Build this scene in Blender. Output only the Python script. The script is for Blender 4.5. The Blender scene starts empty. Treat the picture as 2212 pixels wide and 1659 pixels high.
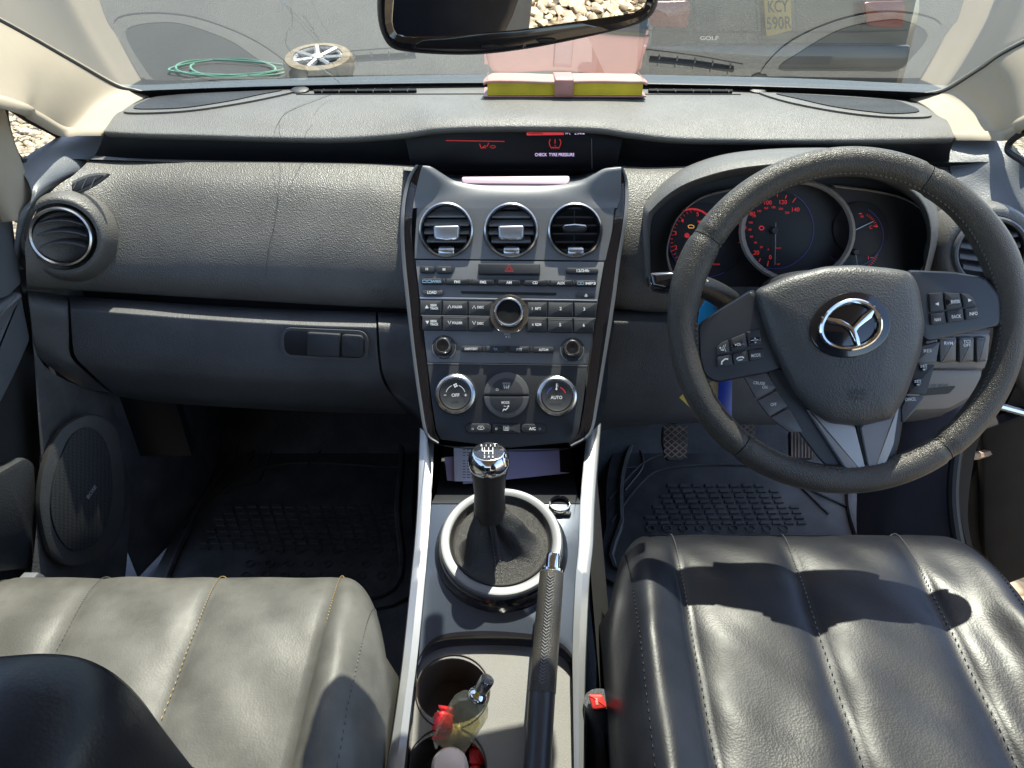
import bmesh
import bpy, math, random
from mathutils import Vector, Matrix
random.seed(7)
S = bpy.context.scene
COL = S.collection
R = math.radians
# ------------------------------------------------------------------ camera, sky, sun, exposure
PITCH = R(33); FPX = 1580.0
CAM = Vector((0, 0, 1.05))
cd = bpy.data.cameras.new('camera'); cam = bpy.data.objects.new('camera', cd); COL.objects.link(cam)
cd.sensor_width = 36; cd.lens = 36 * FPX / 2212; cd.clip_start = .02; cd.clip_end = 300
cam.location = CAM; cam.rotation_euler = (R(90) - PITCH, 0, 0); S.camera = cam
W = bpy.data.worlds.new('World'); S.world = W; W.use_nodes = True
SUN_EL, SUN_AZ = 63, 15            # the sun stands high ahead of the car, a little to the right
nt = W.node_tree; bg = nt.nodes['Background']; sk = nt.nodes.new('ShaderNodeTexSky')
sk.sky_type = 'NISHITA'; sk.sun_disc = False; sk.sun_elevation = R(SUN_EL); sk.sun_rotation = R(SUN_AZ)
nt.links.new(sk.outputs[0], bg.inputs[0]); bg.inputs[1].default_value = .15
sd = Vector((math.cos(R(SUN_EL)) * math.sin(R(SUN_AZ)), math.cos(R(SUN_EL)) * math.cos(R(SUN_AZ)), math.sin(R(SUN_EL))))
sl = bpy.data.lights.new('sun', 'SUN'); sl.energy = 5; sl.angle = R(.5); sl.color = (1, .95, .86)
so = bpy.data.objects.new('sun', sl); COL.objects.link(so); so.rotation_euler = sd.to_track_quat('Z', 'Y').to_euler(); so.location = (1, 2, 5)
S.view_settings.view_transform = 'Standard'; S.view_settings.look = 'None'; S.view_settings.gamma = 1
S.view_settings.use_curve_mapping = False; S.view_settings.exposure = 1.8
S.cycles.max_bounces = 8; S.cycles.transparent_max_bounces = 16; S.cycles.caustics_reflective = False; S.cycles.caustics_refractive = False
S.cycles.sample_clamp_indirect = 6
# ------------------------------------------------------------------ rays: a pixel of the measured photo -> a place in the car
FW = Vector((0, math.cos(PITCH), -math.sin(PITCH))); UP = Vector((0, math.sin(PITCH), math.cos(PITCH))); RT = Vector((1, 0, 0))
def ray(px, py): return FW + RT * ((px - 1106) / FPX) + UP * ((830 - py) / FPX)
def Q(px, py, Y=None, Z=None, D=None, X=None):
    d = ray(px, py)
    if Y is not None: t = Y / d.y
    elif Z is not None: t = (Z - CAM.z) / d.z
    elif X is not None: t = X / d.x
    else: t = D
    return CAM + d * t
class Plane:
    def __init__(s, o, slope=None, n=None):
        s.o = Vector(o)
        s.n = Vector(n).normalized() if n else Vector((0, -math.sin(R(slope)), math.cos(R(slope))))
    def at(s, px, py, off=0):
        d = ray(px, py); t = (s.o + s.n * off - CAM).dot(s.n) / d.dot(s.n)
        return CAM + d * t
    def scale(s, px, py, off=0): return (s.at(px + 1, py, off) - s.at(px, py, off)).length
# ------------------------------------------------------------------ curves
def cr(p, n, closed=False):
    p = [Vector(a) for a in p]; m = len(p); out = []
    segs = m if closed else m - 1
    for i in range(segs):
        if closed: a, b, c, d = p[(i-1) % m], p[i], p[(i+1) % m], p[(i+2) % m]
        else:
            b, c = p[i], p[i+1]; a = p[i-1] if i else b * 2 - c; d = p[i+2] if i + 2 < m else c * 2 - b
        for k in range(n):
            t = k / n
            out.append(.5 * ((2*b) + (c-a)*t + (2*a-5*b+4*c-d)*t*t + (3*b-a-3*c+d)*t**3))
    if not closed: out.append(p[-1])
    return out
def cr2(p, n, closed=False): return [(v.x, v.y) for v in cr([(a, b, 0) for a, b in p], n, closed)]
def rr(pts, r, n=4):
    out = []; m = len(pts)
    for i in range(m):
        a, b, c = Vector(pts[i-1]), Vector(pts[i]), Vector(pts[(i+1) % m])
        la, lc = (a-b).length, (c-b).length
        q = min(r, la*.45, lc*.45)
        s, e = b + (a-b)/la*q, b + (c-b)/lc*q
        for k in range(n+1):
            t = k/n; v = s*(1-t)**2 + b*2*t*(1-t) + e*t*t; out.append((v.x, v.y))
    return out
def box4(x0, y0, x1, y1, dy=0): return [(x0, y0), (x1, y0+dy), (x1, y1+dy), (x0, y1)]
def circ(cx, cy, rx, ry=None, n=32, a0=0):
    ry = ry or rx
    return [(cx + rx*math.cos(a0+2*math.pi*k/n), cy + ry*math.sin(a0+2*math.pi*k/n)) for k in range(n)]
def frame(n, ref=(0, 0, 1)):
    n = Vector(n).normalized(); u = Vector(ref).cross(n)
    if u.length < 1e-4: u = Vector((1, 0, 0)).cross(n)
    u.normalize(); return u, n.cross(u)
# ------------------------------------------------------------------ mesh builder
WPOS = {}
class MB:
    def __init__(s): s.v = []; s.f = []
    def add(s, vs, fs):
        o = len(s.v); s.v += [tuple(a) for a in vs]; s.f += [tuple(i+o for i in f) for f in fs]; return s
    def grid(s, rows, close=False):
        n = len(rows[0]); vs = [p for r in rows for p in r]; fs = []
        for j in range(len(rows)-1):
            for i in range(n if close else n-1):
                a = j*n+i; b = j*n+(i+1) % n; fs.append((a, b, b+n, a+n))
        return s.add(vs, fs)
    def surf(s, rows, nu=6, nv=6):
        rr_ = [cr(r, nu) for r in rows]
        cols = [cr([r[i] for r in rr_], nv) for i in range(len(rr_[0]))]
        return s.grid([[c[j] for c in cols] for j in range(len(cols[0]))])
    def prism(s, top, n, h, b=0.0, nb=2):
        """closed outline in 3D extruded down by h along -n, with a rounded upper edge b"""
        top = [Vector(p) for p in top]; n = Vector(n); m = len(top); c = sum(top, Vector())/m
        area = sum(((top[i]-c).cross(top[(i+1) % m]-c) for i in range(m)), Vector()).dot(n)
        if area < 0: top = top[::-1]
        ins = []
        for i in range(m):
            e1 = (top[i]-top[i-1]); e2 = (top[(i+1) % m]-top[i])
            e1 = e1.normalized() if e1.length > 1e-9 else e2.normalized(); e2 = e2.normalized() if e2.length > 1e-9 else e1
            a = n.cross(e1); d = n.cross(e2); w = a+d
            w = w.normalized()/max(.5, math.sqrt(max(0.05, (1+a.dot(d))/2))) if w.length > 1e-6 else a
            ins.append(w)
        rings = [[p - n*h for p in top]]
        if b > 0:
            for k in range(nb+1):
                t = math.pi/2*k/nb
                rings.append([p - n*(b*(1-math.sin(t))) + w*(b*(1-math.cos(t))) for p, w in zip(top, ins)])
        else: rings.append(top)
        o = len(s.v); s.grid(rings, True); L = len(rings)
        s.f.append(tuple(o+(L-1)*m+i for i in range(m))); s.f.append(tuple(o+i for i in reversed(range(m))))
        return s
    def lathe(s, c, n, prof, k=40, ref=(0, 0, 1), ell=1.0, cap=True):
        u, v = frame(n, ref); c = Vector(c); n = Vector(n).normalized()
        rows = [[c + n*h + (u*math.cos(2*math.pi*i/k) + v*ell*math.sin(2*math.pi*i/k))*r for i in range(k)] for r, h in prof]
        o = len(s.v); s.grid(rows, True)
        if cap and prof[0][0] > 1e-5: s.f.append(tuple(o+i for i in reversed(range(k))))
        if cap and prof[-1][0] > 1e-5: s.f.append(tuple(o+(len(prof)-1)*k+i for i in range(k)))
        return s
    def tube(s, pts, r, k=8, closed=False, caps=True, sq=1.0):
        pts = [Vector(p) for p in pts]; m = len(pts); rows = []; up = None
        for i in range(m):
            if closed: t = pts[(i+1) % m]-pts[i-1]
            else: t = pts[min(i+1, m-1)]-pts[max(i-1, 0)]
            t.normalize()
            if up is None: up = t.orthogonal().normalized()
            up = (up - t*up.dot(t)).normalized(); w = t.cross(up)
            q = r(i/(m-1)) if callable(r) else r
            rows.append([pts[i] + (up*math.cos(2*math.pi*j/k) + w*sq*math.sin(2*math.pi*j/k))*q for j in range(k)])
        if closed: rows.append(rows[0])
        o = len(s.v); s.grid(rows, True)
        if not closed and caps:
            s.f.append(tuple(o+i for i in reversed(range(k)))); s.f.append(tuple(o+(m-1)*k+i for i in range(k)))
        return s
    def box(s, c, sx, sy, sz, M=None):
        c = Vector(c); vs = [Vector((x, y, z)) for x in (-sx/2, sx/2) for y in (-sy/2, sy/2) for z in (-sz/2, sz/2)]
        if M: vs = [M @ v for v in vs]
        return s.add([c+v for v in vs], [(0, 1, 3, 2), (4, 6, 7, 5), (0, 4, 5, 1), (2, 3, 7, 6), (0, 2, 6, 4), (1, 5, 7, 3)])
    def build(s, name, mat, parent=None, sharp=35, solid=0, **tags):
        c = Vector([(min(v[i] for v in s.v)+max(v[i] for v in s.v))/2 for i in range(3)])
        me = bpy.data.meshes.new(name); me.from_pydata([tuple(Vector(v)-c) for v in s.v], [], s.f)
        me.validate(); me.update()
        me.polygons.foreach_set('use_smooth', [len(p.vertices) < 5 for p in me.polygons])
        me.set_sharp_from_angle(angle=R(sharp))
        me.materials.append(mat)
        o = bpy.data.objects.new(name, me); COL.objects.link(o)
        WPOS[o] = c; o.location = c
        if parent: o.parent = parent; o.location = c - WPOS[parent]
        if solid:
            md = o.modifiers.new('thickness', 'SOLIDIFY'); md.thickness = solid; md.offset = 0
        for k, v in tags.items(): o[k] = v
        return o
def thing(name, loc, label, cat, group=None):
    o = bpy.data.objects.new(name, None); COL.objects.link(o); o.location = loc; o.empty_display_size = .05
    WPOS[o] = Vector(loc); o['label'] = label; o['category'] = cat
    if group: o['group'] = group
    return o
def tag(o, label, cat, group=None):
    o['label'] = label; o['category'] = cat
    if group: o['group'] = group
    return o
def copy_thing(src, delta, label, group=None):
    c = src.copy(); COL.objects.link(c); c.location = src.location + Vector(delta); WPOS[c] = WPOS[src] + Vector(delta); c['label'] = label
    if group: c['group'] = group
    for ch in list(src.children):
        k = ch.copy(); COL.objects.link(k); k.parent = c; WPOS[k] = WPOS[ch] + Vector(delta)
        for g in list(ch.children):
            j = g.copy(); COL.objects.link(j); j.parent = k; WPOS[j] = WPOS[g] + Vector(delta)
    return c
# ------------------------------------------------------------------ writing and flat fills
_tc = {}
def textmesh(body, shear=0, bold=0):
    key = (body, shear, bold)
    if key not in _tc:
        cu = bpy.data.curves.new('t', 'FONT'); cu.body = body; cu.size = 1; cu.align_x = 'CENTER'; cu.align_y = 'CENTER'
        cu.resolution_u = 3; cu.shear = shear; cu.offset = bold
        o = bpy.data.objects.new('t', cu); COL.objects.link(o)
        me = bpy.data.meshes.new_from_object(o.evaluated_get(bpy.context.evaluated_depsgraph_get()))
        vs = [tuple(v.co) for v in me.vertices]; fs = [tuple(p.vertices) for p in me.polygons]
        COL.objects.unlink(o); bpy.data.objects.remove(o); bpy.data.meshes.remove(me); bpy.data.curves.remove(cu)
        xs = [v[0] for v in vs]; ys = [v[1] for v in vs]; cx = (min(xs)+max(xs))/2; cy = (min(ys)+max(ys))/2
        _tc[key] = ([(v[0]-cx, v[1]-cy) for v in vs], fs, max(ys)-min(ys), max(xs)-min(xs))
    return _tc[key]
def letters(mb, body, pl, px, py, h, off=.0004, w=None, ang=0, shear=0, bold=0.01):
    """lettering h tall (photo units) centred at px,py on the plane; w fixes its width"""
    vs, fs, H, Wd = textmesh(body, shear, bold); s = h/H; sx = (w/Wd) if w else s
    o = pl.at(px, py, off); ex = (pl.at(px+1, py, off)-o); ey = (pl.at(px, py-1, off)-o); ca, sa = math.cos(R(ang)), math.sin(R(ang))
    out = []
    for x, y in vs:
        x *= sx; y *= s; out.append(o + ex*(x*ca-y*sa) + ey*(x*sa+y*ca))
    return mb.add(out, fs)
def poly(mb, pts, pl, off=.0004):
    return mb.add([pl.at(x, y, off) for x, y in pts], [tuple(range(len(pts)))])
def stroke(mb, pts, pl, w, off=.0004, closed=False):
    P = [Vector(p) for p in pts]; m = len(P); L = []; Rr = []
    for i in range(m):
        a = P[(i-1) % m] if closed or i else P[i]; b = P[(i+1) % m] if closed or i < m-1 else P[i]
        t = (b-a).normalized(); q = Vector((-t.y, t.x))*w/2
        L.append(P[i]+q); Rr.append(P[i]-q)
    if closed: L.append(L[0]); Rr.append(Rr[0])
    return mb.grid([[pl.at(*p, off) for p in L], [pl.at(*p, off) for p in Rr]])
def holed(mb, outline, holes, pl, h, off=0):
    """plate with holes; outlines in photo units on the plane"""
    u, v = frame(pl.n); o = pl.o + pl.n*off
    cu = bpy.data.curves.new('c', 'CURVE'); cu.dimensions = '2D'; cu.fill_mode = 'BOTH'; cu.extrude = h/2
    for pts in [outline]+holes:
        sp = cu.splines.new('POLY'); sp.points.add(len(pts)-1); sp.use_cyclic_u = True
        for i, p in enumerate(pts):
            d = pl.at(p[0], p[1], off)-o; sp.points[i].co = (d.dot(u), d.dot(v), 0, 1)
    ob = bpy.data.objects.new('c', cu); COL.objects.link(ob)
    me = bpy.data.meshes.new_from_object(ob.evaluated_get(bpy.context.evaluated_depsgraph_get()))
    mb.add([o + u*q.co.x + v*q.co.y + pl.n*(q.co.z-h/2) for q in me.vertices], [tuple(p.vertices) for p in me.polygons])
    COL.objects.unlink(ob); bpy.data.objects.remove(ob); bpy.data.meshes.remove(me); bpy.data.curves.remove(cu)
    return mb
def pad(name, pts, pl, h, mat, parent=None, b=.001, off=0, nb=2, **k):
    return MB().prism([pl.at(x, y, off+h) for x, y in pts], pl.n, h, b, nb).build(name, mat, parent, **k)
# ------------------------------------------------------------------ materials
def mat(name, col, rough=.5, metal=0, spec=.5, bump=None, var=0, coat=0, coat_r=.1, sheen=0, dust=0, scratch=0, alpha=1, emit=0, rvar=0):
    m = bpy.data.materials.new(name); m.use_nodes = True; t = m.node_tree; N = t.nodes; L = t.links; b = N['Principled BSDF']
    b.inputs['Base Color'].default_value = (*col, 1); b.inputs['Roughness'].default_value = rough; b.inputs['Metallic'].default_value = metal
    b.inputs['Specular IOR Level'].default_value = spec; b.inputs['Coat Weight'].default_value = coat; b.inputs['Coat Roughness'].default_value = coat_r
    b.inputs['Sheen Weight'].default_value = sheen
    if emit: b.inputs['Emission Color'].default_value = (*col, 1); b.inputs['Emission Strength'].default_value = emit
    tc = N.new('ShaderNodeTexCoord')
    def noise(sc, det=4, r=.6):
        n = N.new('ShaderNodeTexNoise'); n.inputs['Scale'].default_value = sc; n.inputs['Detail'].default_value = det
        n.inputs['Roughness'].default_value = r; L.new(tc.outputs['Object'], n.inputs['Vector']); return n
    def ramp(src, a, b_, lo, hi):
        q = N.new('ShaderNodeMapRange'); q.inputs[1].default_value = a; q.inputs[2].default_value = b_
        q.inputs[3].default_value = lo; q.inputs[4].default_value = hi; L.new(src, q.inputs[0]); return q.outputs[0]
    if var or dust:
        n = noise(14 if var else 30); f = ramp(n.outputs[0], .35, .7, 1-var, 1+var)
        mx = N.new('ShaderNodeVectorMath'); mx.operation = 'SCALE'; mx.inputs[0].default_value = col; L.new(f, mx.inputs['Scale'])
        src = mx.outputs[0]
        if dust:
            n2 = noise(1400, 2, .8); n3 = noise(25, 3)
            g = ramp(n2.outputs[0], .66, .74, 0, 1); g2 = ramp(n3.outputs[0], .45, .7, 0, dust)
            ml = N.new('ShaderNodeMath'); ml.operation = 'MULTIPLY'; L.new(g, ml.inputs[0]); L.new(g2, ml.inputs[1])
            mm = N.new('ShaderNodeMix'); mm.data_type = 'RGBA'; L.new(ml.outputs[0], mm.inputs['Factor']); L.new(src, mm.inputs['A']); mm.inputs['B'].default_value = (.45, .4, .33, 1)
            src = mm.outputs['Result']
        L.new(src, b.inputs['Base Color'])
    if rvar: L.new(ramp(noise(9).outputs[0], .3, .7, rough-rvar, rough+rvar), b.inputs['Roughness'])
    h = None
    if bump:
        sc, st, kind = bump
        if kind == 'grain':
            v = N.new('ShaderNodeTexVoronoi'); v.feature = 'SMOOTH_F1'; v.inputs['Scale'].default_value = sc
            L.new(tc.outputs['Object'], v.inputs['Vector']); h = v.outputs['Distance']
        elif kind == 'leather':
            n = noise(sc, 5, .65); v = N.new('ShaderNodeTexVoronoi'); v.inputs['Scale'].default_value = sc*4; L.new(tc.outputs['Object'], v.inputs['Vector'])
            n2 = noise(16, 3, .5)
            a = N.new('ShaderNodeMath'); a.operation = 'MULTIPLY_ADD'; L.new(n.outputs[0], a.inputs[0]); a.inputs[1].default_value = 1.5; L.new(v.outputs['Distance'], a.inputs[2])
            a2 = N.new('ShaderNodeMath'); a2.operation = 'MULTIPLY_ADD'; L.new(n2.outputs[0], a2.inputs[0]); a2.inputs[1].default_value = 6; L.new(a.outputs[0], a2.inputs[2])
            h = a2.outputs[0]
        else: h = noise(sc, 4).outputs[0]
        bp = N.new('ShaderNodeBump'); bp.inputs['Strength'].default_value = st; bp.inputs['Distance'].default_value = .001
        L.new(h, bp.inputs['Height']); L.new(bp.outputs[0], b.inputs['Normal'])
    return m
M = dict(
 dash=mat('dash_plastic', (.112, .109, .103), .5, bump=(720, .7, 'grain'), var=.12, rvar=.05),
 dashface=mat('dash_face_plastic', (.112, .107, .099), .46, bump=(600, .85, 'grain'), var=.12, rvar=.06),
 dark=mat('dark_plastic', (.022, .024, .028), .5, bump=(600, .4, 'grain'), var=.2),
 glove=mat('glovebox_plastic', (.078, .08, .085), .5, bump=(700, .5, 'grain'), var=.15, dust=.12),
 black=mat('matt_black', (.008, .008, .01), .6),
 recess=mat('recess_black', (.006, .006, .008), .55),
 carpet=mat('carpet', (.085, .085, .09), .95, bump=(300, 1, 'noise'), var=.3),
 rubber=mat('mat_rubber', (.07, .068, .068), .6, spec=.2, bump=(200, .3, 'noise'), var=.3, dust=.3),
 gun=mat('stack_gunmetal', (.17, .175, .185), .47, .1, var=.06, dust=.25),
 btn=mat('button_plastic', (.042, .044, .049), .45, spec=.3, dust=.15),
 btnlit=mat('button_grey', (.085, .085, .09), .4),
 gloss=mat('piano_black', (.012, .012, .016), .12, coat=.6, coat_r=.05, dust=.35),
 silver=mat('satin_silver', (.42, .43, .45), .34, .7, dust=.2, var=.05),
 cover=mat('spoke_silver', (.30, .295, .30), .45, .15, var=.05),
 ring=mat('satin_grey', (.15, .156, .165), .42, .3, var=.05, dust=.15),
 chrome=mat('chrome', (.75, .76, .78), .1, 1),
 chromed=mat('dull_chrome', (.5, .51, .53), .25, 1),
 tray=mat('console_tray', (.19, .183, .172), .5, dust=.6, bump=(1200, .5, 'noise'), var=.06),
 console=mat('console_panel', (.07, .085, .115), .24, .4, coat=.4, dust=.35, var=.06, bump=(60, .1, 'noise')),
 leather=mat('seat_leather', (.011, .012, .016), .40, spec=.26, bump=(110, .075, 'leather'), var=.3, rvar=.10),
 leather2=mat('seat_leather_sunlit', (.095, .092, .083), .5, spec=.42, bump=(110, .10, 'leather'), var=.3, rvar=.10),  # same black leather, base lightened to carry the sun's glare; mottling is wear
 wheel=mat('wheel_leather', (.05, .045, .038), .37, bump=(1100, .7, 'grain'), var=.25, dust=1.0),
 hub=mat('airbag_plastic', (.055, .056, .058), .44, bump=(600, .45, 'grain'), var=.1),
 spoke=mat('spoke_plastic', (.035, .038, .044), .38, var=.1),
 boot=mat('boot_leather', (.025, .023, .022), .5, bump=(250, .6, 'leather'), var=.2),
 beige=mat('pillar_beige', (.42, .355, .27), .75, bump=(500, .2, 'noise'), var=.03),
 lining=mat('roof_cloth', (.5, .46, .4), .9, bump=(700, .3, 'noise')),
 white=mat('print_white', (.75, .75, .74), .6), grey=mat('print_grey', (.25, .25, .25), .6), bgrey=mat('print_blue', (.25, .38, .5), .6),
 red=mat('print_red', (.7, .03, .03), .5), ink=mat('print_ink', (.03, .03, .03), .6), blue=mat('print_bluemark', (.05, .08, .4), .5),
 lred=mat('lit_red', (.8, .03, .03), .5, emit=.09), lred2=mat('lit_red_dim', (.9, .06, .07), .5, emit=.12), lamber=mat('lit_amber', (1, .4, .05), .5, emit=.2),
 lwhite=mat('lit_lilac', (.6, .45, .75), .5, emit=.3), lviolet=mat('lit_violet', (.04, .03, .2), .5, emit=.015),
 screen=mat('screen_glass', (.005, .004, .007), .4, spec=.2), dialf=mat('dial_face', (.01, .01, .014), .6),
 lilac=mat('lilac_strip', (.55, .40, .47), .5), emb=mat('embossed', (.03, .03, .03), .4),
 pink=mat('pink_leatherette', (.50, .25, .21), .55, bump=(400, .3, 'leather'), var=.05), pinkd=mat('pink_strap', (.42, .2, .18), .4, bump=(300, .3, 'leather'), var=.15),
 gold=mat('gilt_pages', (.62, .5, .03), .45, .3, bump=(500, .3, 'noise'), var=.2),
 paper=mat('paper', (.66, .62, .68), .8), paper2=mat('envelope_paper', (.42, .36, .52), .8),
 thread=mat('thread_tan', (.38, .26, .1), .8), threadg=mat('thread_grey', (.12, .12, .12), .8),
 redp=mat('buckle_red', (.75, .04, .03), .4), bluep=mat('tag_blue', (.02, .3, .62), .4), blued=mat('card_blue', (.01, .03, .25), .35), yel=mat('tag_yellow', (.7, .5, .08), .5),
 tan=mat('dusty_tyre', (.17, .13, .08), .8, var=.4), wood=mat('wood_tag', (.5, .33, .14), .5, var=.2), cardboard=mat('tan_card', (.55, .38, .15), .7),
 candy=mat('wrapper_red', (.75, .03, .04), .3, bump=(90, .8, 'noise')), candyw=mat('wrapper_cream', (.7, .6, .48), .3, bump=(90, .9, 'noise')), candyg=mat('wrapper_green', (.1, .3, .1), .35, bump=(90, .9, 'noise')),
 cap=mat('frosted_cap', (.62, .47, .38), .3, var=.12), amber=mat('amber_body', (.5, .22, .09), .3, var=.2),
 rusty=mat('worn_pedal', (.26, .17, .11), .6, var=.5, bump=(300, .5, 'noise')), kick=mat('kick_panel', (.10, .09, .105), .5, bump=(600, .3, 'grain'), var=.1),
 fuse=mat('fuse_cover', (.16, .145, .13), .5, bump=(600, .3, 'grain')),
 frame=mat('door_frame', (.014, .012, .011), .5, var=.5, dust=.3, bump=(40, .3, 'noise')), doorg=mat('door_grey', (.13, .14, .155), .42, bump=(600, .3, 'grain'), var=.08),
 doorlow=mat('door_lower', (.035, .035, .035), .5, bump=(600, .4, 'grain'), var=.15, dust=.1), seal=mat('rubber_seal', (.01, .01, .01), .6),
 cowl=mat('cowl_black', (.012, .013, .014), .4), bonnet=mat('bonnet_paint', (.02, .022, .025), .25, .3, coat=.8, coat_r=.05),
 carp=mat('hatchback_paint', (.03, .035, .04), .3, .3, coat=.8), tail=mat('tail_lamp', (.22, .008, .012), .2, coat=.8), plate=mat('plate_yellow', (.42, .29, .07), .5),
 alloy=mat('alloy', (.35, .35, .35), .4, .3), tyre=mat('tyre', (.02, .02, .02), .8), hose=mat('green_hose', (.07, .22, .13), .4),
)
def mesh_mat(name, col, sc, hole):
    m = mat(name, col, .5, spec=.12); t = m.node_tree; N = t.nodes; L = t.links; b = N['Principled BSDF']
    tc = N.new('ShaderNodeTexCoord'); v = N.new('ShaderNodeTexVoronoi'); v.inputs['Scale'].default_value = sc; v.inputs['Randomness'].default_value = 0.15
    L.new(tc.outputs['Object'], v.inputs['Vector'])
    q = N.new('ShaderNodeMapRange'); q.inputs[1].default_value = .25; q.inputs[2].default_value = .4; L.new(v.outputs['Distance'], q.inputs[0])
    mm = N.new('ShaderNodeMix'); mm.data_type = 'RGBA'; L.new(q.outputs[0], mm.inputs['Factor']); mm.inputs['A'].default_value = (*hole, 1); mm.inputs['B'].default_value = (*col, 1)
    L.new(mm.outputs['Result'], b.inputs['Base Color']); return m
M['grille'] = mesh_mat('speaker_mesh', (.04, .042, .044), 330, (.012, .012, .012))
M['grilled'] = mesh_mat('door_speaker_mesh', (.035, .036, .038), 330, (.008, .008, .008))
from mathutils.bvhtree import BVHTree
def hitter(o):
    me = o.data; off = WPOS[o]
    t = BVHTree.FromPolygons([v.co + off for v in me.vertices], [tuple(p.vertices) for p in me.polygons])
    def f(px, py):
        h = t.ray_cast(CAM, ray(px, py).normalized())
        return h[0]
    return f
def glassmat(name, tint, ior, rough, haze=(.5, .55, .5), hz=.0, add=0):
    m = bpy.data.materials.new(name); m.use_nodes = True; t = m.node_tree; N = t.nodes; L = t.links; N.remove(N['Principled BSDF'])
    out = N['Material Output']; tr = N.new('ShaderNodeBsdfTransparent'); tr.inputs[0].default_value = (*tint, 1)
    gl = N.new('ShaderNodeBsdfGlossy'); gl.inputs['Roughness'].default_value = rough; gl.inputs[0].default_value = (1, 1, 1, 1)
    fr = N.new('ShaderNodeFresnel'); ge = N.new('ShaderNodeNewGeometry'); mr_ = N.new('ShaderNodeMapRange')
    mr_.inputs[3].default_value = ior; mr_.inputs[4].default_value = 1/ior; L.new(ge.outputs['Backfacing'], mr_.inputs[0]); L.new(mr_.outputs[0], fr.inputs[0])
    mx = N.new('ShaderNodeMixShader'); L.new(fr.outputs[0], mx.inputs[0]); L.new(tr.outputs[0], mx.inputs[1]); L.new(gl.outputs[0], mx.inputs[2])
    last = mx
    if hz:
        df = N.new('ShaderNodeBsdfDiffuse'); df.inputs[0].default_value = (*haze, 1); m2 = N.new('ShaderNodeMixShader')
        tc = N.new('ShaderNodeTexCoord'); n = N.new('ShaderNodeTexNoise'); n.inputs['Scale'].default_value = 6; n.inputs['Detail'].default_value = 8; n.inputs['Roughness'].default_value = .75
        L.new(tc.outputs['Object'], n.inputs['Vector']); q = N.new('ShaderNodeMapRange'); q.inputs[1].default_value = .3; q.inputs[2].default_value = .8
        q.inputs[3].default_value = hz*.4; q.inputs[4].default_value = hz*1.8; L.new(n.outputs[0], q.inputs[0]); L.new(q.outputs[0], m2.inputs[0])
        L.new(mx.outputs[0], m2.inputs[1]); L.new(df.outputs[0], m2.inputs[2]); last = m2
    L.new(last.outputs[0], out.inputs[0]); return m
M['ws'] = glassmat('windscreen_glass', (.76, .79, .73), 3.8, 0.0, hz=.010)
M['glass'] = glassmat('side_glass', (.9, .93, .9), 1.45, 0.0)
M['bottle'] = glassmat('bottle_glass', (.95, .93, .78), 1.6, .04, haze=(.75, .72, .5), hz=.3)
M['clear'] = glassmat('clear_lens', (.95, .95, .95), 1.5, 0.03)
def gravelmat():
    m = mat('gravel', (.5, .4, .26), .9); t = m.node_tree; N = t.nodes; L = t.links; b = N['Principled BSDF']
    tc = N.new('ShaderNodeTexCoord'); v = N.new('ShaderNodeTexVoronoi'); v.inputs['Scale'].default_value = 22; L.new(tc.outputs['Object'], v.inputs['Vector'])
    q = N.new('ShaderNodeValToRGB'); q.color_ramp.elements[0].color = (.16, .115, .065, 1); q.color_ramp.elements[1].color = (.36, .28, .17, 1)
    L.new(v.outputs['Color'], q.inputs[0]); mm = N.new('ShaderNodeMapRange'); mm.inputs[1].default_value = .25; mm.inputs[2].default_value = .6; mm.inputs[3].default_value = 1; mm.inputs[4].default_value = .25
    L.new(v.outputs['Distance'], mm.inputs[0]); s = N.new('ShaderNodeVectorMath'); s.operation = 'SCALE'; L.new(q.outputs[0], s.inputs[0]); L.new(mm.outputs[0], s.inputs['Scale'])
    L.new(s.outputs[0], b.inputs['Base Color'])
    bp = N.new('ShaderNodeBump'); bp.inputs['Strength'].default_value = 1; bp.inputs['Distance'].default_value = .03; bp.invert = True; L.new(v.outputs['Distance'], bp.inputs['Height']); L.new(bp.outputs[0], b.inputs['Normal'])
    return m
M['gravel'] = gravelmat()
M['bezel'] = mat('dial_bezel_silver', (.5, .45, .4), .38, .3)
M['thick'] = mat('soft_black', (.008, .008, .009), .6, spec=.15, var=.3)
M['cup'] = mat('cup_liner', (.09, .07, .062), .5)
M['grip'] = mat('lever_leather', (.014, .013, .014), .32, bump=(250, .15, 'leather'))
M['added_dark_ground'] = mat('added_dark_ground', (.014, .015, .015), .9, bump=(60, .8, 'noise'), var=.35)
def stonemat():
    m = mat('stone', (.55, .45, .3), .85, bump=(40, .6, 'noise')); t = m.node_tree; N = t.nodes; L = t.links; b = N['Principled BSDF']
    gi = N.new('ShaderNodeTexCoord'); v = N.new('ShaderNodeTexNoise'); v.inputs['Scale'].default_value = 14; L.new(gi.outputs['Object'], v.inputs['Vector'])
    q = N.new('ShaderNodeValToRGB'); q.color_ramp.elements[0].position = .35; q.color_ramp.elements[1].position = .65
    q.color_ramp.elements[0].color = (.17, .13, .085, 1); q.color_ramp.elements[1].color = (.40, .32, .21, 1); L.new(v.outputs[0], q.inputs[0]); L.new(q.outputs[0], b.inputs['Base Color'])
    return m
M['stone'] = stonemat()
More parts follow.
